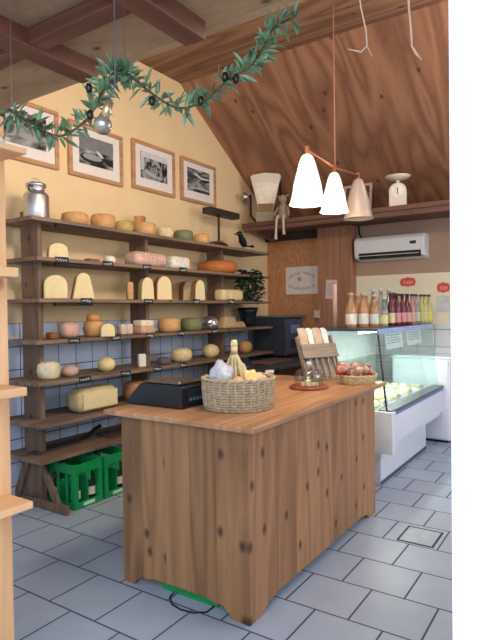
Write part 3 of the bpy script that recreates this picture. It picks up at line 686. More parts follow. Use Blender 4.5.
# cloche on round board
bp_ = Vector(at(2, CT, 309, 388))
t = thing('round_board', 'round reddish wooden board under the glass dome on the counter', 'board', bp_); t.scale = (1.16, 1.16, 1)
bm = BM(); lathe(bm, [(0, 0), (.105, 0), (.112, .006), (.112, .014), (.106, .018), (0, .018)], 40); obj('disc', bm, wood('red_board', (120, 58, 40), (158, 84, 58), grain=0, knots=0), t, smooth=False)
bm = BM(); lathe(bm, [(.09, .0182), (.092, .0182), (.092, .0195), (.09, .0195), (.09, .0182)], 40); obj('groove', bm, plain('groove', (90, 44, 30), .6), t)
t = thing('glass_dome', 'clear glass dome with knob over cheese cubes on the round board', 'glass dome', bp_+Vector((0, 0, .0205))); t.scale = (1.12, 1.12, 1.05)
bm = BM(); lathe(bm, [(.084, 0), (.086, .05), (.078, .085), (.05, .105), (.012, .112)], 40); obj('dome', bm, glass('dome_glass', (236, 242, 244), .3), t, smooth=True)
bm = BM(); lathe(bm, [(0, .111), (.008, .112), (.009, .122), (.016, .132), (.013, .146), (0, .15)], 20); obj('knob', bm, plain('knob_glass', (196, 204, 210), .1), t, smooth=True)
random.seed(9); k_ = 0
for i in range(22):
    a = random.uniform(0, 2*PI); r = random.uniform(0, .058); lay = 0 if i < 13 else 1
    if lay: r *= .55
    else:
        a = i*2.4; r = .058*math.sqrt((i+.5)/13)
    bm = BM(); s_ = .0085; box(bm, -s_, s_, -s_, s_, 0, 2*s_)
    o = obj('cheese_cube', bm, cm('cube', (244, 222, 164), .5), bevel=.002, loc=bp_+Vector((r*math.cos(a), r*math.sin(a), .0188+lay*.018)), rotz=random.uniform(0, 1.5))
    tag(o, 'small pale cheese cube heaped under the glass dome', 'cheese cube', 'cheese cubes under the dome')

# oval basket with red labelled packs
ob = Vector((3.62, 1.42, CT)); orz = -.1
t = thing('bread_basket', 'low oval woven basket of clear packets with red labels on the counter corner', 'basket', ob, orz)
weave('o', t, .135, .10, .05, .12, 22, 5, plain('pale_wicker', (196, 172, 132), .7, var=.25, scale=40), .005)
M_red = plain('red_label', (206, 30, 44), .5); M_bread = cm('crisp', (228, 196, 176), .5)
for i, (dx, dy, dz, rz, ry, lab) in enumerate(((-.12, .075, .09, .5, .3, 'with a red label at the left end of the oval basket'), (-.06, -.02, .075, .7, .5, 'leaning in the front left of the oval basket'), (.0, .03, .09, .6, .45, 'leaning in the middle of the oval basket'),
                                       (.05, -.03, .075, .55, .2, 'with a big red label at the front right of the oval basket'), (.075, .045, .085, .7, .5, 'at the back right of the oval basket'), (-.04, .09, .09, .4, .5, 'at the back of the oval basket'))):
    t = thing('snack_packet', 'clear packet '+lab, 'packet', ob+Vector((dx, dy, dz)), rz, 'packets in the oval basket'); t.location.z += .012; t.rotation_euler = (0, ry, rz)
    blob('crisps', (0, 0, 0), (.07, .032, .024), M_bread, None, None, seed=40+i, parent=t)
    bm = BM(); vs = box(bm, -.08, .08, -.036, .036, -.028, .028)
    obj('film', bm, glass('film', (250, 246, 246), .15, .15), t, bevel=.012)
    bm = BM(); xa = -.01 if i in (0, 3, 4) else .03; box(bm, xa, xa+(.05 if i in (0, 3) else .03), -.0375, .0375, -.0285, .0295); obj('packet_label', bm, M_red if i in (0, 3, 4) else plain('pink_label', (226, 200, 192), .5), t, bevel=.0008)

# wooden bag dispenser
sb = Vector((3.665, 1.675, CT))
M_grey = wood('greyed_wood', (120, 106, 94), (160, 144, 128), grain=0, knots=0, streak=.3)
t = thing('bag_stand', 'grey wooden tilted stand holding paper bags behind the glass dome', 'stand', sb, -.42); t.scale = (.88, .88, .88)
def sbx(name, x0, x1, y0, y1, z0, z1, mat, tilt=0, par=None, bev=.002):
    bm = BM(); box(bm, x0, x1, y0, y1, z0, z1); q = obj(name, bm, mat, par or t, bevel=bev); q.rotation_euler = (tilt, 0, 0); return q
TI = -.36
for x in (-.19, .175):
    sbx('side_rail', x, x+.015, .02, .06, .03, .40, M_grey, TI)
sbx('front_board', -.19, .19, -.002, .012, .20, .32, M_grey, TI)
sbx('front_ledge', -.19, .19, -.014, -.002, .195, .215, M_grey, TI)
sbx('back_board', -.175, .175, .055, .062, .05, .36, M_grey, TI)
for i in range(5): sbx('slat', -.14+i*.065, -.115+i*.065, .0, .01, .01, .20, M_grey, TI)
sbx('base_board', -.19, .19, -.02, .18, 0, .012, M_grey)
Rt = Matrix.Translation(sb) @ Matrix.Rotation(-.42, 4, 'Z') @ Matrix.Scale(.88, 4) @ Matrix.Rotation(TI, 4, 'X')
M_kraft = plain('kraft_paper', (200, 174, 152), .8); M_bagw = plain('white_bag', (228, 222, 220), .5)
for i, (x, w, mt, lab, tw) in enumerate(((-.165, .075, M_kraft, 'tan paper bag at the left of the grey stand', 0), (-.07, .05, M_bagw, 'crumpled white bag between the two tan ones', .25), (.0, .075, M_kraft, 'tan paper bag in the middle of the grey stand', 0), (.10, .05, M_bagw, 'folded white bag at the right of the grey stand', .2))):
    bm = BM(); prism(bm, [(x, .23), (x+w, .23), (x+w+.008, .465-.012*(i % 2)), (x+w*.5, .475), (x-.004, .47)], .022+.004*i, .034+.004*i, 1)
    o = obj('paper_bag', bm, mt, bevel=.003); o.matrix_world = Rt; tag(o, lab, 'paper bag', 'bags in the grey stand')

# ============================================================ BACK WORK TABLE with vacuum packer
t = thing('work_table', 'grey steel work table behind the counter', 'table', (4.55, 2.80, 0))
bm = BM(); prism(bm, [(0, 0), (1.8, 0), (1.8, .92), (1.22, .92), (1.22, .42), (0, .42)], .82, .86, 2); obj('tabletop', bm, M_dullsteel, t, bevel=.004)
for x, y in ((.04, .03), (.04, .35), (1.72, .03), (1.72, .84), (1.24, .84)):
    bm = BM(); box(bm, x, x+.04, y, y+.04, 0, .82); obj('leg', bm, M_dullsteel, t)
bm = BM(); box(bm, .05, 1.7, .04, .38, .2, .23); obj('lower_shelf', bm, M_dullsteel, t)
t = thing('vacuum_packer', 'dark box shaped machine with blue front panel on the steel table', 'machine', (5.81, 3.20, .8605))
bm = BM(); box(bm, 0, .42, 0, .48, .02, .49); obj('housing', bm, plain('packer_grey', (50, 52, 62), .5), t, bevel=.01)
bm = BM(); box(bm, .015, .41, -.006, 0, .05, .47); obj('control_panel', bm, plain('packer_blue', (70, 80, 112), .4), t)
bm = BM(); box(bm, .12, .34, -.012, -.006, .30, .40); obj('display', bm, plain('packer_display', (120, 140, 180), .2), t)
bm = BM(); box(bm, .10, .32, -.012, -.006, .12, .22); obj('keypad', bm, plain('packer_switch', (44, 52, 70), .3), t)
bm = BM(); box(bm, -.02, .5, -.02, .5, .492, .515); obj('lid', bm, plain('packer_lid', (124, 122, 130), .4, .4), t, bevel=.004)
bm = BM()
for x in (.05, .37):
    for y in (.04, .44): lathe(bm, [(0, 0), (.02, 0), (.018, .02), (0, .02)], 12, (x, y, 0))
obj('feet', bm, M_dark, t)
t = thing('serving_board', 'brown wooden slab on the steel table behind the wicker basket', 'board', (5.0, 2.95, .8605))
bm = BM(); box(bm, 0, .5, 0, .24, 0, .03); obj('slab', bm, plain('slab_brown', (112, 84, 76), .5), t, bevel=.004)
bm = BM(); box(bm, -.06, 0, .07, .17, .008, .022); obj('grip', bm, plain('slab_brown', (112, 84, 76), .5), t, bevel=.003)

# ============================================================ REFRIGERATED CASE
X0c, X1c = 4.29, 5.99
case = thing('display_case', 'white refrigerated display case with slanted glass full of cheeses', 'display case', (X0c, 1.40, 0))
def cb(name, x0, x1, y0, y1, z0, z1, mat, bev=.004, par=None):
    bm = BM(); box(bm, x0-X0c, x1-X0c, y0-1.40, y1-1.40, z0, z1); return obj(name, bm, mat, par or case, bevel=bev)
cb('base', X0c+.03, 5.69, 1.51, 2.1, 0.0, .34, M_enamel)
cb('kick_strip', X0c+.03, 5.69, 1.505, 1.51, .0, .03, M_dullsteel, 0)
cb('front_panel', X0c+.06, X1c, 1.41, 1.47, .34, .60, M_enamel, .008)
cb('lower_step', X0c+.06, X1c, 1.44, 1.52, .30, .345, M_enamel, .004)
cb('end_post', X0c-.02, X0c+.06, 1.39, 1.55, .27, .615, M_enamel, .008)
cb('blue_band', X0c+.06, X1c, 1.404, 1.41, .575, .60, plain('blue_band', (92, 118, 178), .3), 0)
cb('sill', X0c, X1c, 1.40, 1.52, .60, .625, M_dullsteel, .003)
cb('tray_bed', X0c+.02, X1c-.02, 1.52, 2.14, .56, .60, M_enamel, .003)
cb('back_wall', X0c, X1c, 2.14, 2.17, .34, 1.24, plain('case_inner', (150, 158, 158), .3), .003)
cb('mid_shelf', X0c+.03, X1c-.03, 1.90, 2.13, .93, .936, glass('case_shelf', (240, 250, 246), .2), 0)
cb('top_shelf', X0c-.01, X1c+.01, 1.515, 2.16, 1.262, 1.28, plain('case_top', (74, 84, 92), .3, .5), .003)
cb('top_trim', X0c-.01, X1c+.01, 1.507, 1.515, 1.235, 1.28, plain('trim_blue', (150, 176, 220), .3), .002)
bm = BM(); 
vs = [bm.verts.new(p) for p in ((.0, .05, .625), (X1c-X0c, .05, .625), (X1c-X0c, .12, 1.262), (0, .12, 1.262))]; bm.faces.new(vs)
q = obj('front_glass', bm, glass('case_glass', (248, 253, 251), .1), case); sm = q.modifiers.new('s', 'SOLIDIFY'); sm.thickness = .006
for xx, nm in ((0, 'side_glass'), (X1c-X0c, 'side_glass')):
    bm = BM(); vs = [bm.verts.new(p) for p in ((xx, .06, .60), (xx, .73, .60), (xx, .73, 1.26), (xx, .13, 1.26))]; bm.faces.new(vs)
    q = obj(nm, bm, glass('case_glass', (248, 253, 251), .1), case); sm = q.modifiers.new('s', 'SOLIDIFY'); sm.thickness = .006
bm = BM(); tube(bm, [(0, .045, .61), (0, .115, 1.262)], .008, 8); obj('glass_edge', bm, plain('edge_dark', (40, 56, 60), .3), case, smooth=True)
bm = BM(); tube(bm, [(.06, .30, 1.245), (X1c-X0c-.06, .30, 1.245)], .010, 8); obj('light_tube', bm, emit('case_tube', (235, 255, 245), 6), case, smooth=True)
# cheese portions in trays
random.seed(31)
cols = [cm('mint', (206, 214, 168)), cm('snow', (238, 236, 220)), cm('sage', (176, 190, 136)), cm('chalky', (226, 224, 196))]
trayM = plain('tray_white', (232, 236, 236), .3)
for r_ in range(3):
    for c_ in range(7):
        px = X0c+.14+c_*.213; py = 1.62+r_*.18
        t = thing('cheese_tray', 'white tray of small cheeses in the display case', 'tray', (px, py, .601), 0, 'trays in the display case')
        bm = BM(); box(bm, -.095, .095, -.08, .08, 0, .006); box(bm, -.095, .095, -.08, -.075, .006, .022); box(bm, -.095, .095, .075, .08, .006, .022); box(bm, -.095, -.09, -.075, .075, .006, .022); box(bm, .09, .095, -.075, .075, .006, .022)
        obj('dish', bm, trayM, t)
        for i in range(2):
            for j in range(2):
                bm = BM(); rr = random.uniform(.028, .036); hh = random.uniform(.03, .05); lathe(bm, [(0, 0), (rr*.95, 0), (rr, hh*.3), (rr, hh*.75), (rr*.85, hh), (0, hh)], 18)
                o = obj('small_cheese', bm, cols[(r_+c_+(i*j)) % 4], smooth=True, loc=(px-.044+.088*i, py-.037+.074*j, .6078))
                tag(o, 'small round soft cheese lying in a white tray in the display case', 'cheese', 'small cheeses in the display case')
for i in range(4):
    px = X0c+.22+i*.36
    t = thing('case_price_sign', 'little white price sign standing among the trays in the display case', 'price sign', (px, 1.53, .6258), -.3, 'price signs in the display case')
    bm = BM(); box(bm, -.035, .035, -.001, .001, .0, .05); obj('plate', bm, plain('sign_white', (240, 240, 236), .5), t)
    bm = BM(); box(bm, -.024, .024, -.002, -.001, .02, .024); box(bm, -.024, .01, -.002, -.001, .032, .036); obj('lettering', bm, M_ink, t)
t = thing('counter_sign', 'white card standing at the near end of the display case', 'sign', (X0c+.06, 1.62, .6008), -.5)
# pale sheets painted as reflections under the top edge of the glass
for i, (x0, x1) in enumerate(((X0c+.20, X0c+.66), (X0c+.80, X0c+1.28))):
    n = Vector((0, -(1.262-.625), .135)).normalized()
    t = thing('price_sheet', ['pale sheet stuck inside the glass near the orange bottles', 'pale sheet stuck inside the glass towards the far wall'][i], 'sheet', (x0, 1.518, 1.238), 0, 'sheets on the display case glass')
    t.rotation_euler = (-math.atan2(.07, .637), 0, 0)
    bm = BM(); box(bm, 0, x1-x0, .006, .008, -.14, 0); obj('paper', bm, plain('sheet_white', (236, 244, 248), .4), t)  # pale colour imitates the bright reflection in the case glass
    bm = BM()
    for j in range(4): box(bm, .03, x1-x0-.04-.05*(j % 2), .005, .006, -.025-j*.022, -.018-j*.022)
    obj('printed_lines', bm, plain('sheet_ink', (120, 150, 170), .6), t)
bpy.data.objects.remove(bpy.data.objects['counter_sign'])
t = thing('counter_sign', 'white card standing at the near end of the display case', 'sign', (X0c+.045, 1.66, .6015), -.75)
bm = BM(); box(bm, -.055, .055, -.002, .002, 0, .12); obj('card', bm, plain('sign_white', (240, 240, 236), .5), t)
bm = BM(); box(bm, -.055, .055, .002, .03, 0, .003); obj('foot', bm, plain('sign_white', (240, 240, 236), .5), t)

# white pedestal cabinet beyond the case
t = thing('white_cabinet', 'tall white cabinet between the display case and the tiled back wall', 'cabinet', (6.015, 1.34, 0))
bm = BM(); box(bm, 0, .4, 0, .62, .03, .90); obj('body', bm, M_enamel, t, bevel=.006)
bm = BM(); box(bm, .03, .4, .03, .6, 0, .03); obj('plinth', bm, M_dark, t)
bm = BM(); box(bm, -.012, .41, -.012, .64, .90, .925); obj('top', bm, M_enamel, t, bevel=.004)
bm = BM(); box(bm, -.014, -.0, .02, .6, .05, .88); obj('door', bm, M_enamel, t, bevel=.004)

# ---- bottles on the case
def bottle(P, r, h, liquid, label_c, cap_c, lab, grp, name='juice_bottle'):
    t = thing(name, lab, 'bottle', P, 0, grp)
    bm = BM(); lathe(bm, [(0, .004), (r*.9, 0), (r, r*.2), (r, h*.5), (r*.9, h*.6), (r*.45, h*.76), (r*.40, h*.9), (r*.46, h*.905), (r*.46, h*.93), (0, h*.93)], 20)
    obj('glass_body', bm, liquid, t, smooth=True)
    bm = BM(); lathe(bm, [(r*1.015, h*.10), (r*1.015, h*.40)], 20); obj('label', bm, plain('lab_%d_%d_%d' % label_c, label_c, .6), t, smooth=True)
    bm = BM(); lathe(bm, [(0, h*.93), (r*.5, h*.93), (r*.5, h), (0, h)], 16); obj('cap', bm, plain('cap_%d_%d_%d' % cap_c, cap_c, .4), t, smooth=True)
    return t
orange_l = plain('orange_juice', (220, 168, 126), .08, trans=.45, var=.05); purple_l = plain('berry_juice', (126, 52, 78), .08, trans=.4, var=.05)
clear_l = plain('clear_bottle', (216, 222, 220), .05, trans=.8, var=.02); yellow_l = plain('yellow_juice', (220, 206, 140), .08, trans=.4, var=.05); pink_l = plain('pink_juice', (222, 150, 150), .08, trans=.4)
TS = 1.2805
def bot_at(u, y, r, h, *a, **k):
    p = at(1, y, u, 320); return bottle((p.x, y, TS), r, h, *a, **k)
gb = 'bottles on top of the display case'
specs = [(351, 1.86, .050, .31, orange_l, (232, 226, 216), (190, 176, 160), 'big orange juice bottle at the pillar end of the row, with a white label'),
 (363, 1.80, .048, .31, orange_l, (232, 226, 216), (190, 176, 160), 'second big orange juice bottle in the row on the display case'),
 (374, 1.74, .046, .30, orange_l, (214, 222, 214), (200, 196, 190), 'third big orange juice bottle, before the tall clear ones'),
 (384, 1.66, .038, .27, clear_l, (226, 220, 160), (206, 206, 202), 'clear bottle with a yellow label between the orange and the berry bottles'),
 (373, 1.98, .042, .37, clear_l, (214, 214, 206), (200, 200, 200), 'tall clear bottle in the back row, left of its neighbours'),
 (381, 1.90, .042, .37, clear_l, (214, 214, 206), (200, 200, 200), 'tall clear bottle in the back row, the middle one of three'),
 (389, 1.82, .042, .37, clear_l, (214, 214, 206), (200, 200, 200), 'tall clear bottle in the back row beside the berry bottles'),
 (391, 1.66, .038, .31, purple_l, (226, 214, 160), (60, 50, 54), 'dark berry juice bottle nearest the orange ones'),
 (397, 1.65, .038, .31, purple_l, (220, 150, 156), (60, 50, 54), 'dark berry juice bottle, second of the dark group'),
 (402.5, 1.64, .038, .31, purple_l, (220, 150, 156), (60, 50, 54), 'dark berry juice bottle, third of the dark group'),
 (407.5, 1.63, .038, .31, purple_l, (214, 170, 166), (60, 50, 54), 'dark berry juice bottle next to the pink one'),
 (412, 1.62, .038, .31, pink_l, (206, 176, 150), (60, 50, 54), 'pink juice bottle with dark cap on the display case'),
 (416.5, 1.61, .038, .31, clear_l, (196, 200, 170), (60, 50, 54), 'clear bottle with dark cap right of the pink one'),
 (421, 1.60, .038, .31, yellow_l, (206, 190, 130), (60, 50, 54), 'yellow juice bottle, first of the three at the far end'),
 (425, 1.57, .038, .31, yellow_l, (196, 200, 150), (60, 50, 54), 'yellow juice bottle, middle one of the three at the far end'),
 (394, 1.80, .04, .33, purple_l, (200, 160, 160), (70, 60, 66), 'berry juice bottle in the back row beside the tall clear ones'),
 (401, 1.76, .04, .32, clear_l, (214, 214, 206), (70, 60, 66), 'clear bottle in the back row behind the berry bottles'),
 (407, 1.725, .04, .32, purple_l, (200, 160, 160), (70, 60, 66), 'berry juice bottle in the back row, farther from the pillar'),
 (413, 1.70, .04, .32, clear_l, (214, 214, 206), (70, 60, 66), 'clear bottle in the back row behind the pink one'),
 (357.5, 1.96, .048, .31, orange_l, (232, 226, 216), (190, 176, 160), 'orange juice bottle standing in the back row nearest the pillar'),
 (366, 1.93, .048, .31, orange_l, (232, 226, 216), (190, 176, 160), 'orange juice bottle standing in the back row next to the tall clear ones'),
 (429, 1.545, .038, .31, yellow_l, (220, 196, 90), (60, 50, 54), 'yellow juice bottle at the far end of the row')]
for sp in specs:
    u, y, r, h, *rest = sp
    bot_at(u, y, r, h, *rest, gb)
p = at(1, 2.1, 348.5, 300)
bm = BM(); lathe(bm, [(0, 0), (.022, 0), (.022, .38), (.014, .40), (0, .40)], 16)
tag(obj('pale_candle', bm, plain('candle_pink', (206, 170, 156), .7), smooth=True, loc=(4.75, 2.09, TS)), 'slim pale candle standing behind the orange bottles', 'candle')

# ============================================================ BACK WALL THINGS
def wall_at(u, v, x=XB): return at(0, x, u, v)
a = wall_at(357, 240, 6.25); b = wall_at(430, 233, 6.25)
t = thing('air_conditioner', 'white wall mounted air conditioner above the bottles', 'air conditioner', (XB, 1.66, 2.02))
bm = BM(); prism(bm, [(0, 0), (-.19, .03), (-.21, .10), (-.21, .24), (-.17, .28), (0, .28)], 0, .83, 1); obj('housing', bm, M_whiteplast, t, bevel=.012, seg=3)
bm = BM(); prism(bm, [(-.155, .018), (-.205, .035), (-.216, .085), (-.20, .09)], .04, .77, 1); obj('air_outlet', bm, M_dark, t)
bm = BM(); box(bm, -.216, -.19, .06, .78, .052, .058); obj('louvre', bm, M_whiteplast, t)
bm = BM(); box(bm, -.215, -.208, .09, .16, .16, .195); obj('display', bm, M_black, t, bevel=.002)
bm = BM(); tube(bm, [(-.06, .78, .28), (-.06, .82, .35), (-.03, .84, .46)], .012, 8); obj('pipe', bm, M_dark, t, smooth=True)
# signs
SG = XB-.052
p = wall_at(287.5, 268, SG); q_ = wall_at(320, 293, SG)
t = thing('paper_sign', 'cream paper sign with arched lettering and a small emblem on the plywood panel', 'sign', (SG, 3.28, 1.65))
bm = BM(); box(bm, -.004, 0, -.235, .235, 0, .36); obj('paper', bm, M_paper, t)
def text(body, size, loc, mat, parent, name, rot):
    cu = bpy.data.curves.new(name, 'FONT'); cu.body = body; cu.size = size; cu.align_x = 'CENTER'; cu.align_y = 'CENTER'; cu.extrude = .0006
    o = bpy.data.objects.new(name, cu); COL.objects.link(o); dg = bpy.context.evaluated_depsgraph_get()
    me = bpy.data.meshes.new_from_object(o.evaluated_get(dg)); bpy.data.objects.remove(o)
    m = bpy.data.objects.new(name, me); COL.objects.link(m); me.materials.clear(); me.materials.append(mat); m.parent = parent; m.location = loc; m.rotation_euler = rot
    return m
# arched rows of illegible small letters
for row, (r0, zc, sgn, n) in enumerate(((.3, -.02, 1, 13), (.42, .49, -1, 12))):
    bm = BM()
    for i in range(n):
        if row == 0 and i == 6: continue
        th = (i-(n-1)/2)*.105/(1 if row == 0 else 1.3)
        y = r0*math.sin(th)*1.0; z = (zc+r0*math.cos(th)) if sgn > 0 else (zc-r0*math.cos(th))
        hgt = .017; wdt = .009
        box(bm, -.0055, -.004, y-wdt, y-wdt+.004, z-hgt, z+hgt); 
        if i % 2: box(bm, -.0055, -.004, y-wdt, y+wdt, z+hgt-.004, z+hgt)
        if i % 3: box(bm, -.0055, -.004, y-wdt, y+wdt, z-.002, z+.002)
        if i % 4 != 1: box(bm, -.0055, -.004, y+wdt-.004, y+wdt, z-hgt, z+hgt*(.2 if i % 3 else 1))
    obj('arched_lettering', bm, M_ink, t)
bm = BM(); lathe(bm, [(0, 0), (.03, 0), (.03, .002), (0, .002)], 20); q = obj('emblem', bm, plain('emblem_yellow', (176, 160, 84), .6), t); q.location = (-.004, .03, .2); q.rotation_euler = (0, -PI/2, 0)
SG2 = XB-.162
t = thing('notice_sheet', 'small pinkish notice pinned to the boxed pillar', 'notice', (SG2, wall_at(331, 299, SG2).y, wall_at(331, 299, SG2).z)); t.rotation_euler = (.05, 0, 0)
bm = BM(); box(bm, -.003, 0, -.075, .075, 0, .24); obj('paper', bm, plain('pink_paper', (208, 186, 186), .8), t)
bm = BM()
for j in range(6): box(bm, -.004, -.003, -.05, .05-.02*(j % 2), .05+j*.028, .055+j*.028)
obj('printed_lines', bm, plain('faint_ink', (170, 148, 148), .8), t)
t = thing('wall_switch', 'small beige switch on the plywood panel above the paper bags', 'switch', (SG2, wall_at(317, 314, SG2).y, wall_at(317, 314, SG2).z-.05))
bm = BM(); box(bm, -.012, 0, -.04, .04, 0, .1); obj('plate', bm, plain('switch_beige', (196, 176, 156), .6), t, bevel=.003)
bm = BM(); box(bm, -.016, -.012, -.015, .015, .03, .07); obj('rocker', bm, plain('switch_beige', (196, 176, 156), .6), t, bevel=.002)
# red hexagon signs
def hexsign(u0, u1, v0, v1, lab):
    A_ = wall_at(u0, (v0+v1)/2, XB-.014); B_ = wall_at(u1, (v0+v1)/2, XB-.014); zt = wall_at((u0+u1)/2, v0, XB-.014).z; zb = wall_at((u0+u1)/2, v1, XB-.014).z
    y = (A_.y+B_.y)/2; w = (A_.y-B_.y)/2; h = (zt-zb)/2
    t = thing('red_sign', lab, 'sign', (XB-.014, y, (zt+zb)/2), 0, 'red hexagonal signs on the back wall')
    pts = [(-w, 0), (-w*.8, h*.75), (-w*.3, h*.8), (0, h), (w*.3, h*.8), (w*.8, h*.75), (w, 0), (w*.8, -h*.75), (w*.3, -h*.8), (0, -h), (-w*.3, -h*.8), (-w*.8, -h*.75)]
    bm = BM(); prism(bm, pts, -.006, 0, 0); obj('plate', bm, plain('sign_red', (206, 70, 62), .5), t)
    bm = BM()
    for i in range(6): box(bm, -.0075, -.006, -w*.62+i*w*.21, -w*.62+i*w*.21+w*.1, -h*.25, h*.25)
    box(bm, -.0075, -.006, -w*.6, w*.6, -h*.4, -h*.33); obj('lettering', bm, plain('sign_pale', (232, 160, 140), .5), t)
hexsign(400, 416, 277, 287, 'red hexagonal sign on the cream wall above the berry bottles')
hexsign(437, 450, 282, 293, 'red hexagonal sign on the cream wall by the door jamb')
bm = BM(); A_ = wall_at(437, 296, XB-.014); B_ = wall_at(450, 312, XB-.014); box(bm, XB-.017, XB-.0145, B_.y-.02, A_.y, B_.z, A_.z)
tag(obj('white_notice', bm, plain('dull_paper', (200, 194, 196), .8), ), 'pale notice below the red sign by the door jamb', 'notice')

# ---- things on the high shelf (top at z 2.52)
ZS = 2.5205; XS = 5.78
def s_at(u): return at(0, XS, u, 205).y
def sc(u, v): return at(0, XS, u, v)
t = thing('fan_scale', 'antique cream fan shaped shop scale at the left of the high shelf', 'scale', (XS, s_at(266), ZS), .45)
M_brass = plain('old_brass', (122, 92, 62), .5, .5)
bm = BM(); box(bm, -.09, .1, -.12, .12, 0, .13); obj('base', bm, plain('scale_khaki', (150, 132, 104), .5), t, bevel=.01)
fan = lambda s_, z0, z1: [(-.085*s_, z0), (.085*s_, z0), (.19*s_, z1-.03), (.16*s_, z1-.006), (0, z1+.014), (-.16*s_, z1-.006), (-.19*s_, z1-.03)]
bm = BM(); prism(bm, fan(1.0, .14, .60), -.03, .05, 0); obj('dial_head', bm, M_cream_en, t, bevel=.01)
bm = BM(); prism(bm, fan(.74, .24, .48), -.036, -.03, 0); obj('dial_face', bm, plain('dial', (238, 224, 206), .3), t)
bm = BM(); prism(bm, [(-.08, .14), (.08, .14), (.10, .23), (-.10, .23)], -.034, -.03, 0); obj('dial_plate', bm, M_brass, t)
bm = BM(); tube(bm, [(.0, -.13, .1), (0, -.2, .14), (0, -.17, .5)], .012, 8); obj('side_arm', bm, M_dark, t, smooth=True)
bm = BM(); tube(bm, [(0, .13, .016), (0, .19, .1), (0, .19, .35)], .014, 8); obj('side_arm', bm, M_dark, t, smooth=True)
bm = BM(); lathe(bm, [(0, 0), (.045, 0), (.05, .012), (0, .02)], 24); q = obj('round_mirror', bm, M_steel, t, smooth=True); q.location = (-.02, .26, .33); q.rotation_euler = (0, -PI/2, 0)
bm = BM(); tube(bm, [(0, .19, .33), (-.01, .24, .33)], .008, 8); obj('mirror_arm', bm, M_dark, t)

# rag doll with dangling legs
M_rag = plain('linen', (150, 128, 112), .9, var=.2, scale=30, bump=.3); M_rag2 = plain('pale_linen', (196, 180, 166), .9)
t = thing('rag_doll', 'rag doll with long pale legs dangling over the edge of the high shelf', 'doll', (5.70, at(0, 5.70, 283, 205).y, ZS))
bm = BM(); lathe(bm, [(0, 0), (.06, 0), (.075, .04), (.055, .15), (.03, .2), (0, .21)], 20, sx=.8); obj('body', bm, M_rag, t, smooth=True)
bm = BM(); lathe(bm, [(0, .19), (.035, .2), (.05, .24), (.04, .285), (0, .3)], 20); obj('head', bm, M_rag, t, smooth=True)
for sgn, zz in ((1, -.24), (-1, -.19)):
    bm = BM(); tube(bm, [(0, .035*sgn, .03), (-.06, .04*sgn, .04), (-.078, .045*sgn, 0), (-.085, .05*sgn, -.1), (-.085, .055*sgn, zz+.03), (-.085, .055*sgn, zz)], [.02, .018, .016, .013, .017, .02], 10); obj('leg', bm, M_rag2, t, smooth=True)
    bm = BM(); tube(bm, [(0, .05*sgn, .16), (-.03, .085*sgn, .1), (-.05, .1*sgn, .03)], [.018, .016, .014], 10); obj('arm', bm, M_rag, t, smooth=True)
for sgn in (1, -1):
    bm = BM(); tube(bm, [(0, .04*sgn, .27), (0, .075*sgn, .285)], [.018, .01], 8); obj('ear', bm, M_rag, t, smooth=True)

# small framed picture leaning behind the lamps
t = thing('leaning_picture', 'white edged picture leaning at the back of the high shelf behind the lamp', 'picture', (5.98, at(0, 5.98, 357, 200).y, ZS+.004)); t.rotation_euler = (0, .12, .0)
bm = BM(); box(bm, -.01, .01, -.17, .17, 0, .36); obj('frame', bm, plain('picture_white', (190, 170, 160), .6), t, bevel=.003)
bm = BM(); box(bm, -.013, -.01, -.14, .14, .03, .33); obj('image', bm, plain('picture_dark', (92, 70, 66), .5, var=.7, scale=9), t)

# kitchen scale
t = thing('kitchen_scale', 'cream kitchen scale with round dial and shallow pan on the high shelf', 'scale', (XS, s_at(398), ZS), .25)
prof = [(-.09, 0), (.09, 0), (.09, .17)] + [(.09*math.cos(x), .17+.085*math.sin(x)) for x in [PI*i/12 for i in range(1, 12)]] + [(-.09, .17)]
bm = BM(); prism(bm, prof, -.06, .07, 0); obj('body', bm, M_cream_en, t, bevel=.008)
bm = BM(); lathe(bm, [(0, 0), (.066, 0), (.066, .003), (0, .003)], 30); q = obj('dial', bm, plain('dial_white', (232, 228, 220), .4), t); q.location = (-.061, 0, .165); q.rotation_euler = (0, -PI/2, 0)
bm = BM(); box(bm, -.068, -.065, -.004, .004, .13, .20); q = obj('pointer', bm, M_dark, t)
bm = BM(); lathe(bm, [(0, .25), (.018, .25), (.018, .285), (0, .285)], 14); obj('neck', bm, M_cream_en, t)
bm = BM(); lathe(bm, [(0, .285), (.06, .288), (.11, .305), (.135, .33), (.13, .333), (.1, .312), (0, .295)], 36); obj('pan', bm, M_cream_en, t, smooth=True)

# ============================================================ PENDANT LAMP
YL = 1.45
tops = [at(1, YL, 307, 155), at(1, YL, 334, 173), at(1, YL, 358, 179)]
bots = [at(1, YL, 307, 207), at(1, YL, 334, 214), at(1, YL, 358, 221)]
ctr = at(1, YL, 335, 168)
M_copper = plain('copper', (196, 132, 96), .35, .8)
lamp = thing('pendant_lamp', 'pendant lamp with three white bell shades on a copper bar over the counter', 'lamp', (ctr.x, YL, 3.914))
L0 = Vector((ctr.x, YL, 3.914))
bm = BM(); tube(bm, [(0, 0, 0), (0, 0, ctr.z-L0.z)], .0045, 8); obj('cord', bm, plain('brown_cord', (120, 78, 62), .6), lamp)
bm = BM(); lathe(bm, [(0, 0), (.05, 0), (.045, -.03), (0, -.035)], 24); obj('ceiling_rose', bm, M_copper, lamp, smooth=True)
barz = ctr.z-.01
bm = BM(); tube(bm, [(tops[0].x-L0.x, 0, at(1, YL, 307, 152).z-L0.z+.01), (0, 0, barz-L0.z+.01), (tops[2].x-L0.x+.02, 0, at(1, YL, 358, 176).z-L0.z+.01)], .007, 10); obj('bar', bm, M_copper, lamp, smooth=True)
shade_lit = plain('opal_glass', (255, 250, 238), .35, var=.0); 
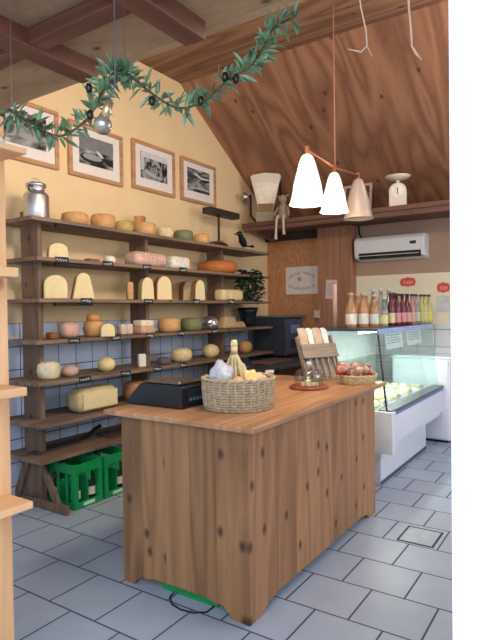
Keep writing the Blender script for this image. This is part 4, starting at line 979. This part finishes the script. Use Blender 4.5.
for nd in shade_lit.node_tree.nodes:
    if nd.type == 'BSDF_PRINCIPLED':
        nd.inputs['Emission Color'].default_value = lin((255, 238, 200)); nd.inputs['Emission Strength'].default_value = .5
shade_off = plain('opal_glass_unlit', (158, 140, 132), .4, var=.02)
prof0 = [(.022, 0), (.035, -.012), (.05, -.05), (.066, -.11), (.082, -.17), (.092, -.23), (.104, -.275), (.112, -.29), (.104, -.288), (.088, -.23), (.06, -.11), (.03, -.02), (.02, -.003)]
for i in range(3):
    hh = tops[i].z-bots[i].z; k = hh/.29*.95
    rr = 1.0 if i == 0 else (.97 if i == 1 else .98)
    bm = BM(); lathe(bm, [(r*k*.98, z*k) for r, z in prof0], 36)
    sh = obj('shade', bm, shade_lit if i < 2 else shade_off, lamp, smooth=True, loc=(tops[i].x-L0.x, 0, tops[i].z-L0.z))
    sh['label'] = 'lit white bell shade' if i < 2 else 'unlit pinkish bell shade'
    bm = BM(); lathe(bm, [(0, .05), (.012, .05), (.014, .0), (.024*k, -.006), (0, -.006)], 16); obj('holder', bm, M_copper, sh, smooth=True)
    bm = BM(); bmesh.ops.create_uvsphere(bm, u_segments=16, v_segments=10, radius=.032)
    obj('bulb', bm, emit('bulb_glow_%d' % i, (255, 225, 170), 3 if i < 2 else 0.0), sh, smooth=True, loc=(0, 0, -.15*k))

# ============================================================ FOREGROUND PINE UNIT
unit = thing('pine_shelf_unit', 'light pine shelf unit cut off by the left edge', 'shelving', (1.0, 1.75, 0))
bm = BM(); box(bm, -.35, .146, .0, .04, 0, 2.14); obj('upright', bm, M_fgwood, unit, bevel=.003)
bm = BM(); box(bm, -.35, -.31, -.15, .0, 0, 2.14); obj('side_panel', bm, M_fgwood, unit, bevel=.003)
for z, xe, yf, th in ((2.0, .131, -.15, .02), (1.60, .092, -.15, .032), (1.203, .114, -.15, .03), (.815, .128, -.15, .025)):
    bm = BM(); box(bm, -.35, xe, yf, .0, z-th, z); obj('shelf_board', bm, M_fgwoodx, unit, bevel=.004, seg=3)
# clamp lamp on top board
t = thing('clip_lamp', 'white lamp head with thin metal arm on top of the pine unit', 'lamp', (1.04, 1.70, 2.0012), 0)
bm = BM(); tube(bm, [(-.09, 0, .018), (-.02, 0, .018), (.03, 0, .014), (.05, 0, .012)], [.03, .024, .016, .01], 12)
obj('head', bm, M_whiteplast, t, smooth=True, loc=(0, -.03, .012))
bm = BM(); tube(bm, [(.045, -.03, .02), (.10, -.01, .12)], .0035, 8); obj('arm', bm, M_steel, t)
bm = BM(); box(bm, -.1, .0, -.06, .0, 0, .012); obj('foot', bm, M_whiteplast, t, bevel=.003)

# ============================================================ OLIVE GARLAND
gp = [(12, 112, 1.75), (30, 122, 1.75), (60, 136, 1.76), (88, 118, 1.78), (100, 95, 1.80), (112, 74, 1.85), (125, 72, 1.85), (150, 92, 1.82), (178, 108, 1.80), (205, 100, 1.78), (228, 80, 1.76), (250, 66, 1.75), (262, 50, 1.75), (272, 30, 1.76), (296, 16, 1.78)]
def scr(u, v, d):
    return CAM + (fw + ri*((u-240)/FPX) - up*((v-320)/FPX))*d
G = [scr(*p) for p in gp]
def cr_(P0, P1, P2, P3, t): return .5*((2*P1)+(-P0+P2)*t+(2*P0-5*P1+4*P2-P3)*t*t+(-P0+3*P1-3*P2+P3)*t**3)
path = []
for i in range(len(G)-1):
    a, b, c, d = G[max(i-1, 0)], G[i], G[i+1], G[min(i+2, len(G)-1)]
    for k in range(8): path.append(cr_(a, b, c, d, k/8))
path.append(G[-1])
g0 = G[6]
gar = thing('olive_garland', 'artificial olive branch garland with dark olives strung below the loft boards', 'garland', g0)
loc = [p-g0 for p in path]
bm = BM(); tube(bm, loc, .004, 6); obj('stem', bm, plain('twig', (70, 72, 52), .7), gar, smooth=True)
random.seed(12); M_ol = plain('olive_leaf', (100, 130, 98), .35, var=.45, scale=35); bm = BM()
for i in range(len(loc)-1):
    tdir = (loc[i+1]-loc[i]).normalized()
    for k in range(3 if not 34 < i < 50 else 7):
        rv = Vector((random.gauss(0, 1), random.gauss(0, 1), random.gauss(0, 1))); side = (rv - tdir*rv.dot(tdir)).normalized()
        d = (tdir*random.uniform(-.3, .9)+side*random.uniform(.7, 1)).normalized()
        leaf(bm, loc[i]+(loc[i+1]-loc[i])*random.random()+side*.003, d, Vector((random.uniform(-1, 1), random.uniform(-1, 1), 1)), random.uniform(.04, .072), random.uniform(.013, .019))
obj('foliage', bm, M_ol, gar)
for u, v in ((89, 88), (90, 115), (152, 101), (201, 101), (225, 77), (253, 53), (236, 79)):
    bm = BM(); lathe(bm, [(0, -.016), (.008, -.013), (.012, 0), (.008, .013), (0, .017)], 12); obj('olive', bm, plain('black_olive', (24, 26, 24), .3), gar, smooth=True, loc=scr(u, v, 1.74)-g0)
# wires holding the garland
for e in (Vector((0, 0, 0)), G[-1]-g0, G[0]-g0):
    bm = BM(); tube(bm, [e, Vector((e.x, e.y, 2.68-g0.z))], .0009, 6); obj('hanging_wire', bm, M_dullsteel, gar)

# reflector bulb hanging near the garland
hb = scr(103, 123, 1.62)
t = thing('reflector_bulb', 'small silver reflector bulb hanging from a wire beside the garland', 'bulb', hb)
tp = scr(115, 84, 1.62)-hb; 
bm = BM(); lathe(bm, [(0, -.032), (.02, -.028), (.027, -.015), (.026, 0), (.016, .018), (.012, .03), (0, .03)], 24); q = obj('bulb_glass', bm, plain('silvered', (176, 172, 160), .25, .7), t, smooth=True)
q.rotation_euler = (0, .35, .5)
bm = BM(); tube(bm, [tp*.28*.5, tp*.55], .013, 12); obj('socket', bm, plain('brass_socket', (206, 188, 150), .35, .8), t, smooth=True)
bm = BM(); tube(bm, [tp*.5, tp*1.0, Vector((tp.x*1.1, tp.y*1.1, 2.68-hb.z))], .0022, 6); obj('wire', bm, M_dullsteel, t)

# raffia strings
M_raf = plain('raffia', (232, 200, 180), .8)
for nm, pts, rr in (('left', [(358, -14), (361, 8), (366, 30), (367, 46), (361, 52), (348, 49)], .0022), ('right', [(408, -14), (409, 8), (411, 28), (412, 46), (416, 53), (422, 60)], .0034)):
    W_ = [scr(u, v, 1.62) for u, v in pts]; o0 = W_[0]
    t = thing('raffia_string', 'pale raffia string with bent end hanging from above, %s' % ('nearer the lamp cord' if nm == 'left' else 'nearer the white jamb'), 'string', o0)
    P_ = [Vector((0, 0, 2.68-o0.z))]+[w-o0 for w in W_]
    bm = BM(); tube(bm, P_, [rr]*(len(P_)-2)+[rr*1.2, rr*.5], 6); obj('strand', bm, M_raf, t, smooth=True)
    bm = BM(); tube(bm, [P_[-3], P_[-3]+Vector((.01, -.012, -.03))], [rr*.7, rr*.3], 5); obj('frayed_end', bm, M_raf, t)

# leafy plant at lower left corner
pp = at(2, 0, 12, 640); pl = scr(6, 640, 1.9)
t = thing('floor_plant', 'pale green leafy plant at the foot of the pine unit', 'plant', (1.06, 1.69, 0))
bm = BM(); lathe(bm, [(0, 0), (.05, 0), (.065, .12), (.058, .12), (.045, .02), (0, .02)], 24); obj('pot', bm, plain('clay_pot', (170, 108, 78), .8), t, smooth=True)
bm = BM(); random.seed(3)
for i in range(90):
    a = random.uniform(0, 2*PI); e_ = random.uniform(.3, 1.4)
    p = Vector((.03*math.cos(a), .03*math.sin(a), .12+random.uniform(0, .10))); leaf(bm, p, Vector((math.cos(a), math.sin(a), e_)), Vector((0, 0, 1)), random.uniform(.06, .10), .02)
obj('foliage', bm, plain('pale_leaf', (150, 170, 136), .5, var=.3, scale=30), t)

# ============================================================ LIGHT
w = bpy.data.worlds.new('world'); scene.world = w; w.use_nodes = True
bg = w.node_tree.nodes['Background']; bg.inputs[0].default_value = (.72, .84, 1.0, 1); bg.inputs[1].default_value = .75
def area(name, loc, target, sx, sy, e, c):
    l = bpy.data.lights.new(name, 'AREA'); l.shape = 'RECTANGLE'; l.size = sx; l.size_y = sy; l.energy = e; l.color = c
    o = bpy.data.objects.new(name, l); COL.objects.link(o); o.location = loc
    o.rotation_euler = (Vector(target)-Vector(loc)).to_track_quat('-Z', 'Y').to_euler(); return o
def point(name, loc, e, c, r=.05, spot=None, target=None):
    l = bpy.data.lights.new(name, 'SPOT' if spot else 'POINT'); l.energy = e; l.color = c; l.shadow_soft_size = r
    o = bpy.data.objects.new(name, l); COL.objects.link(o); o.location = loc
    if spot:
        l.spot_size = spot; l.spot_blend = .8; o.rotation_euler = (Vector(target)-Vector(loc)).to_track_quat('-Z', 'Y').to_euler()
    return o
area('door_daylight', (-.7, -.3, 2.0), (3.2, 1.6, .6), 2.2, 2.2, 62, (.82, .90, 1.0))
area('side_window_daylight', (4.3, -1.5, 1.8), (4.6, 1.5, .6), 2.4, 1.6, 68, (.80, .89, 1.0))
area('entrance_ceiling_lamp', (2.2, 1.2, 2.9), (3.6, 3.8, 2.0), .8, .3, 34, (1.0, .86, .68))  # added warm area light washing the rack wall, without a fixture
point('room_lamp', (4.4, .2, 3.2), 36, (1.0, .84, .68), .15)  # warm point light high in the room, no fixture modelled
for i in range(2): point('pendant_bulb', (tops[i].x, YL, bots[i].z-.03), 7, (1.0, .78, .5), .06)
area('case_light', (5.07, 1.72, 1.225), (5.07, 1.8, .6), 1.4, .06, 14, (1.0, 1.0, .93))

vs_ = scene.view_settings
vs_.view_transform = 'Standard'; vs_.look = 'None'; vs_.gamma = 1; vs_.use_curve_mapping = False; vs_.exposure = 0.32
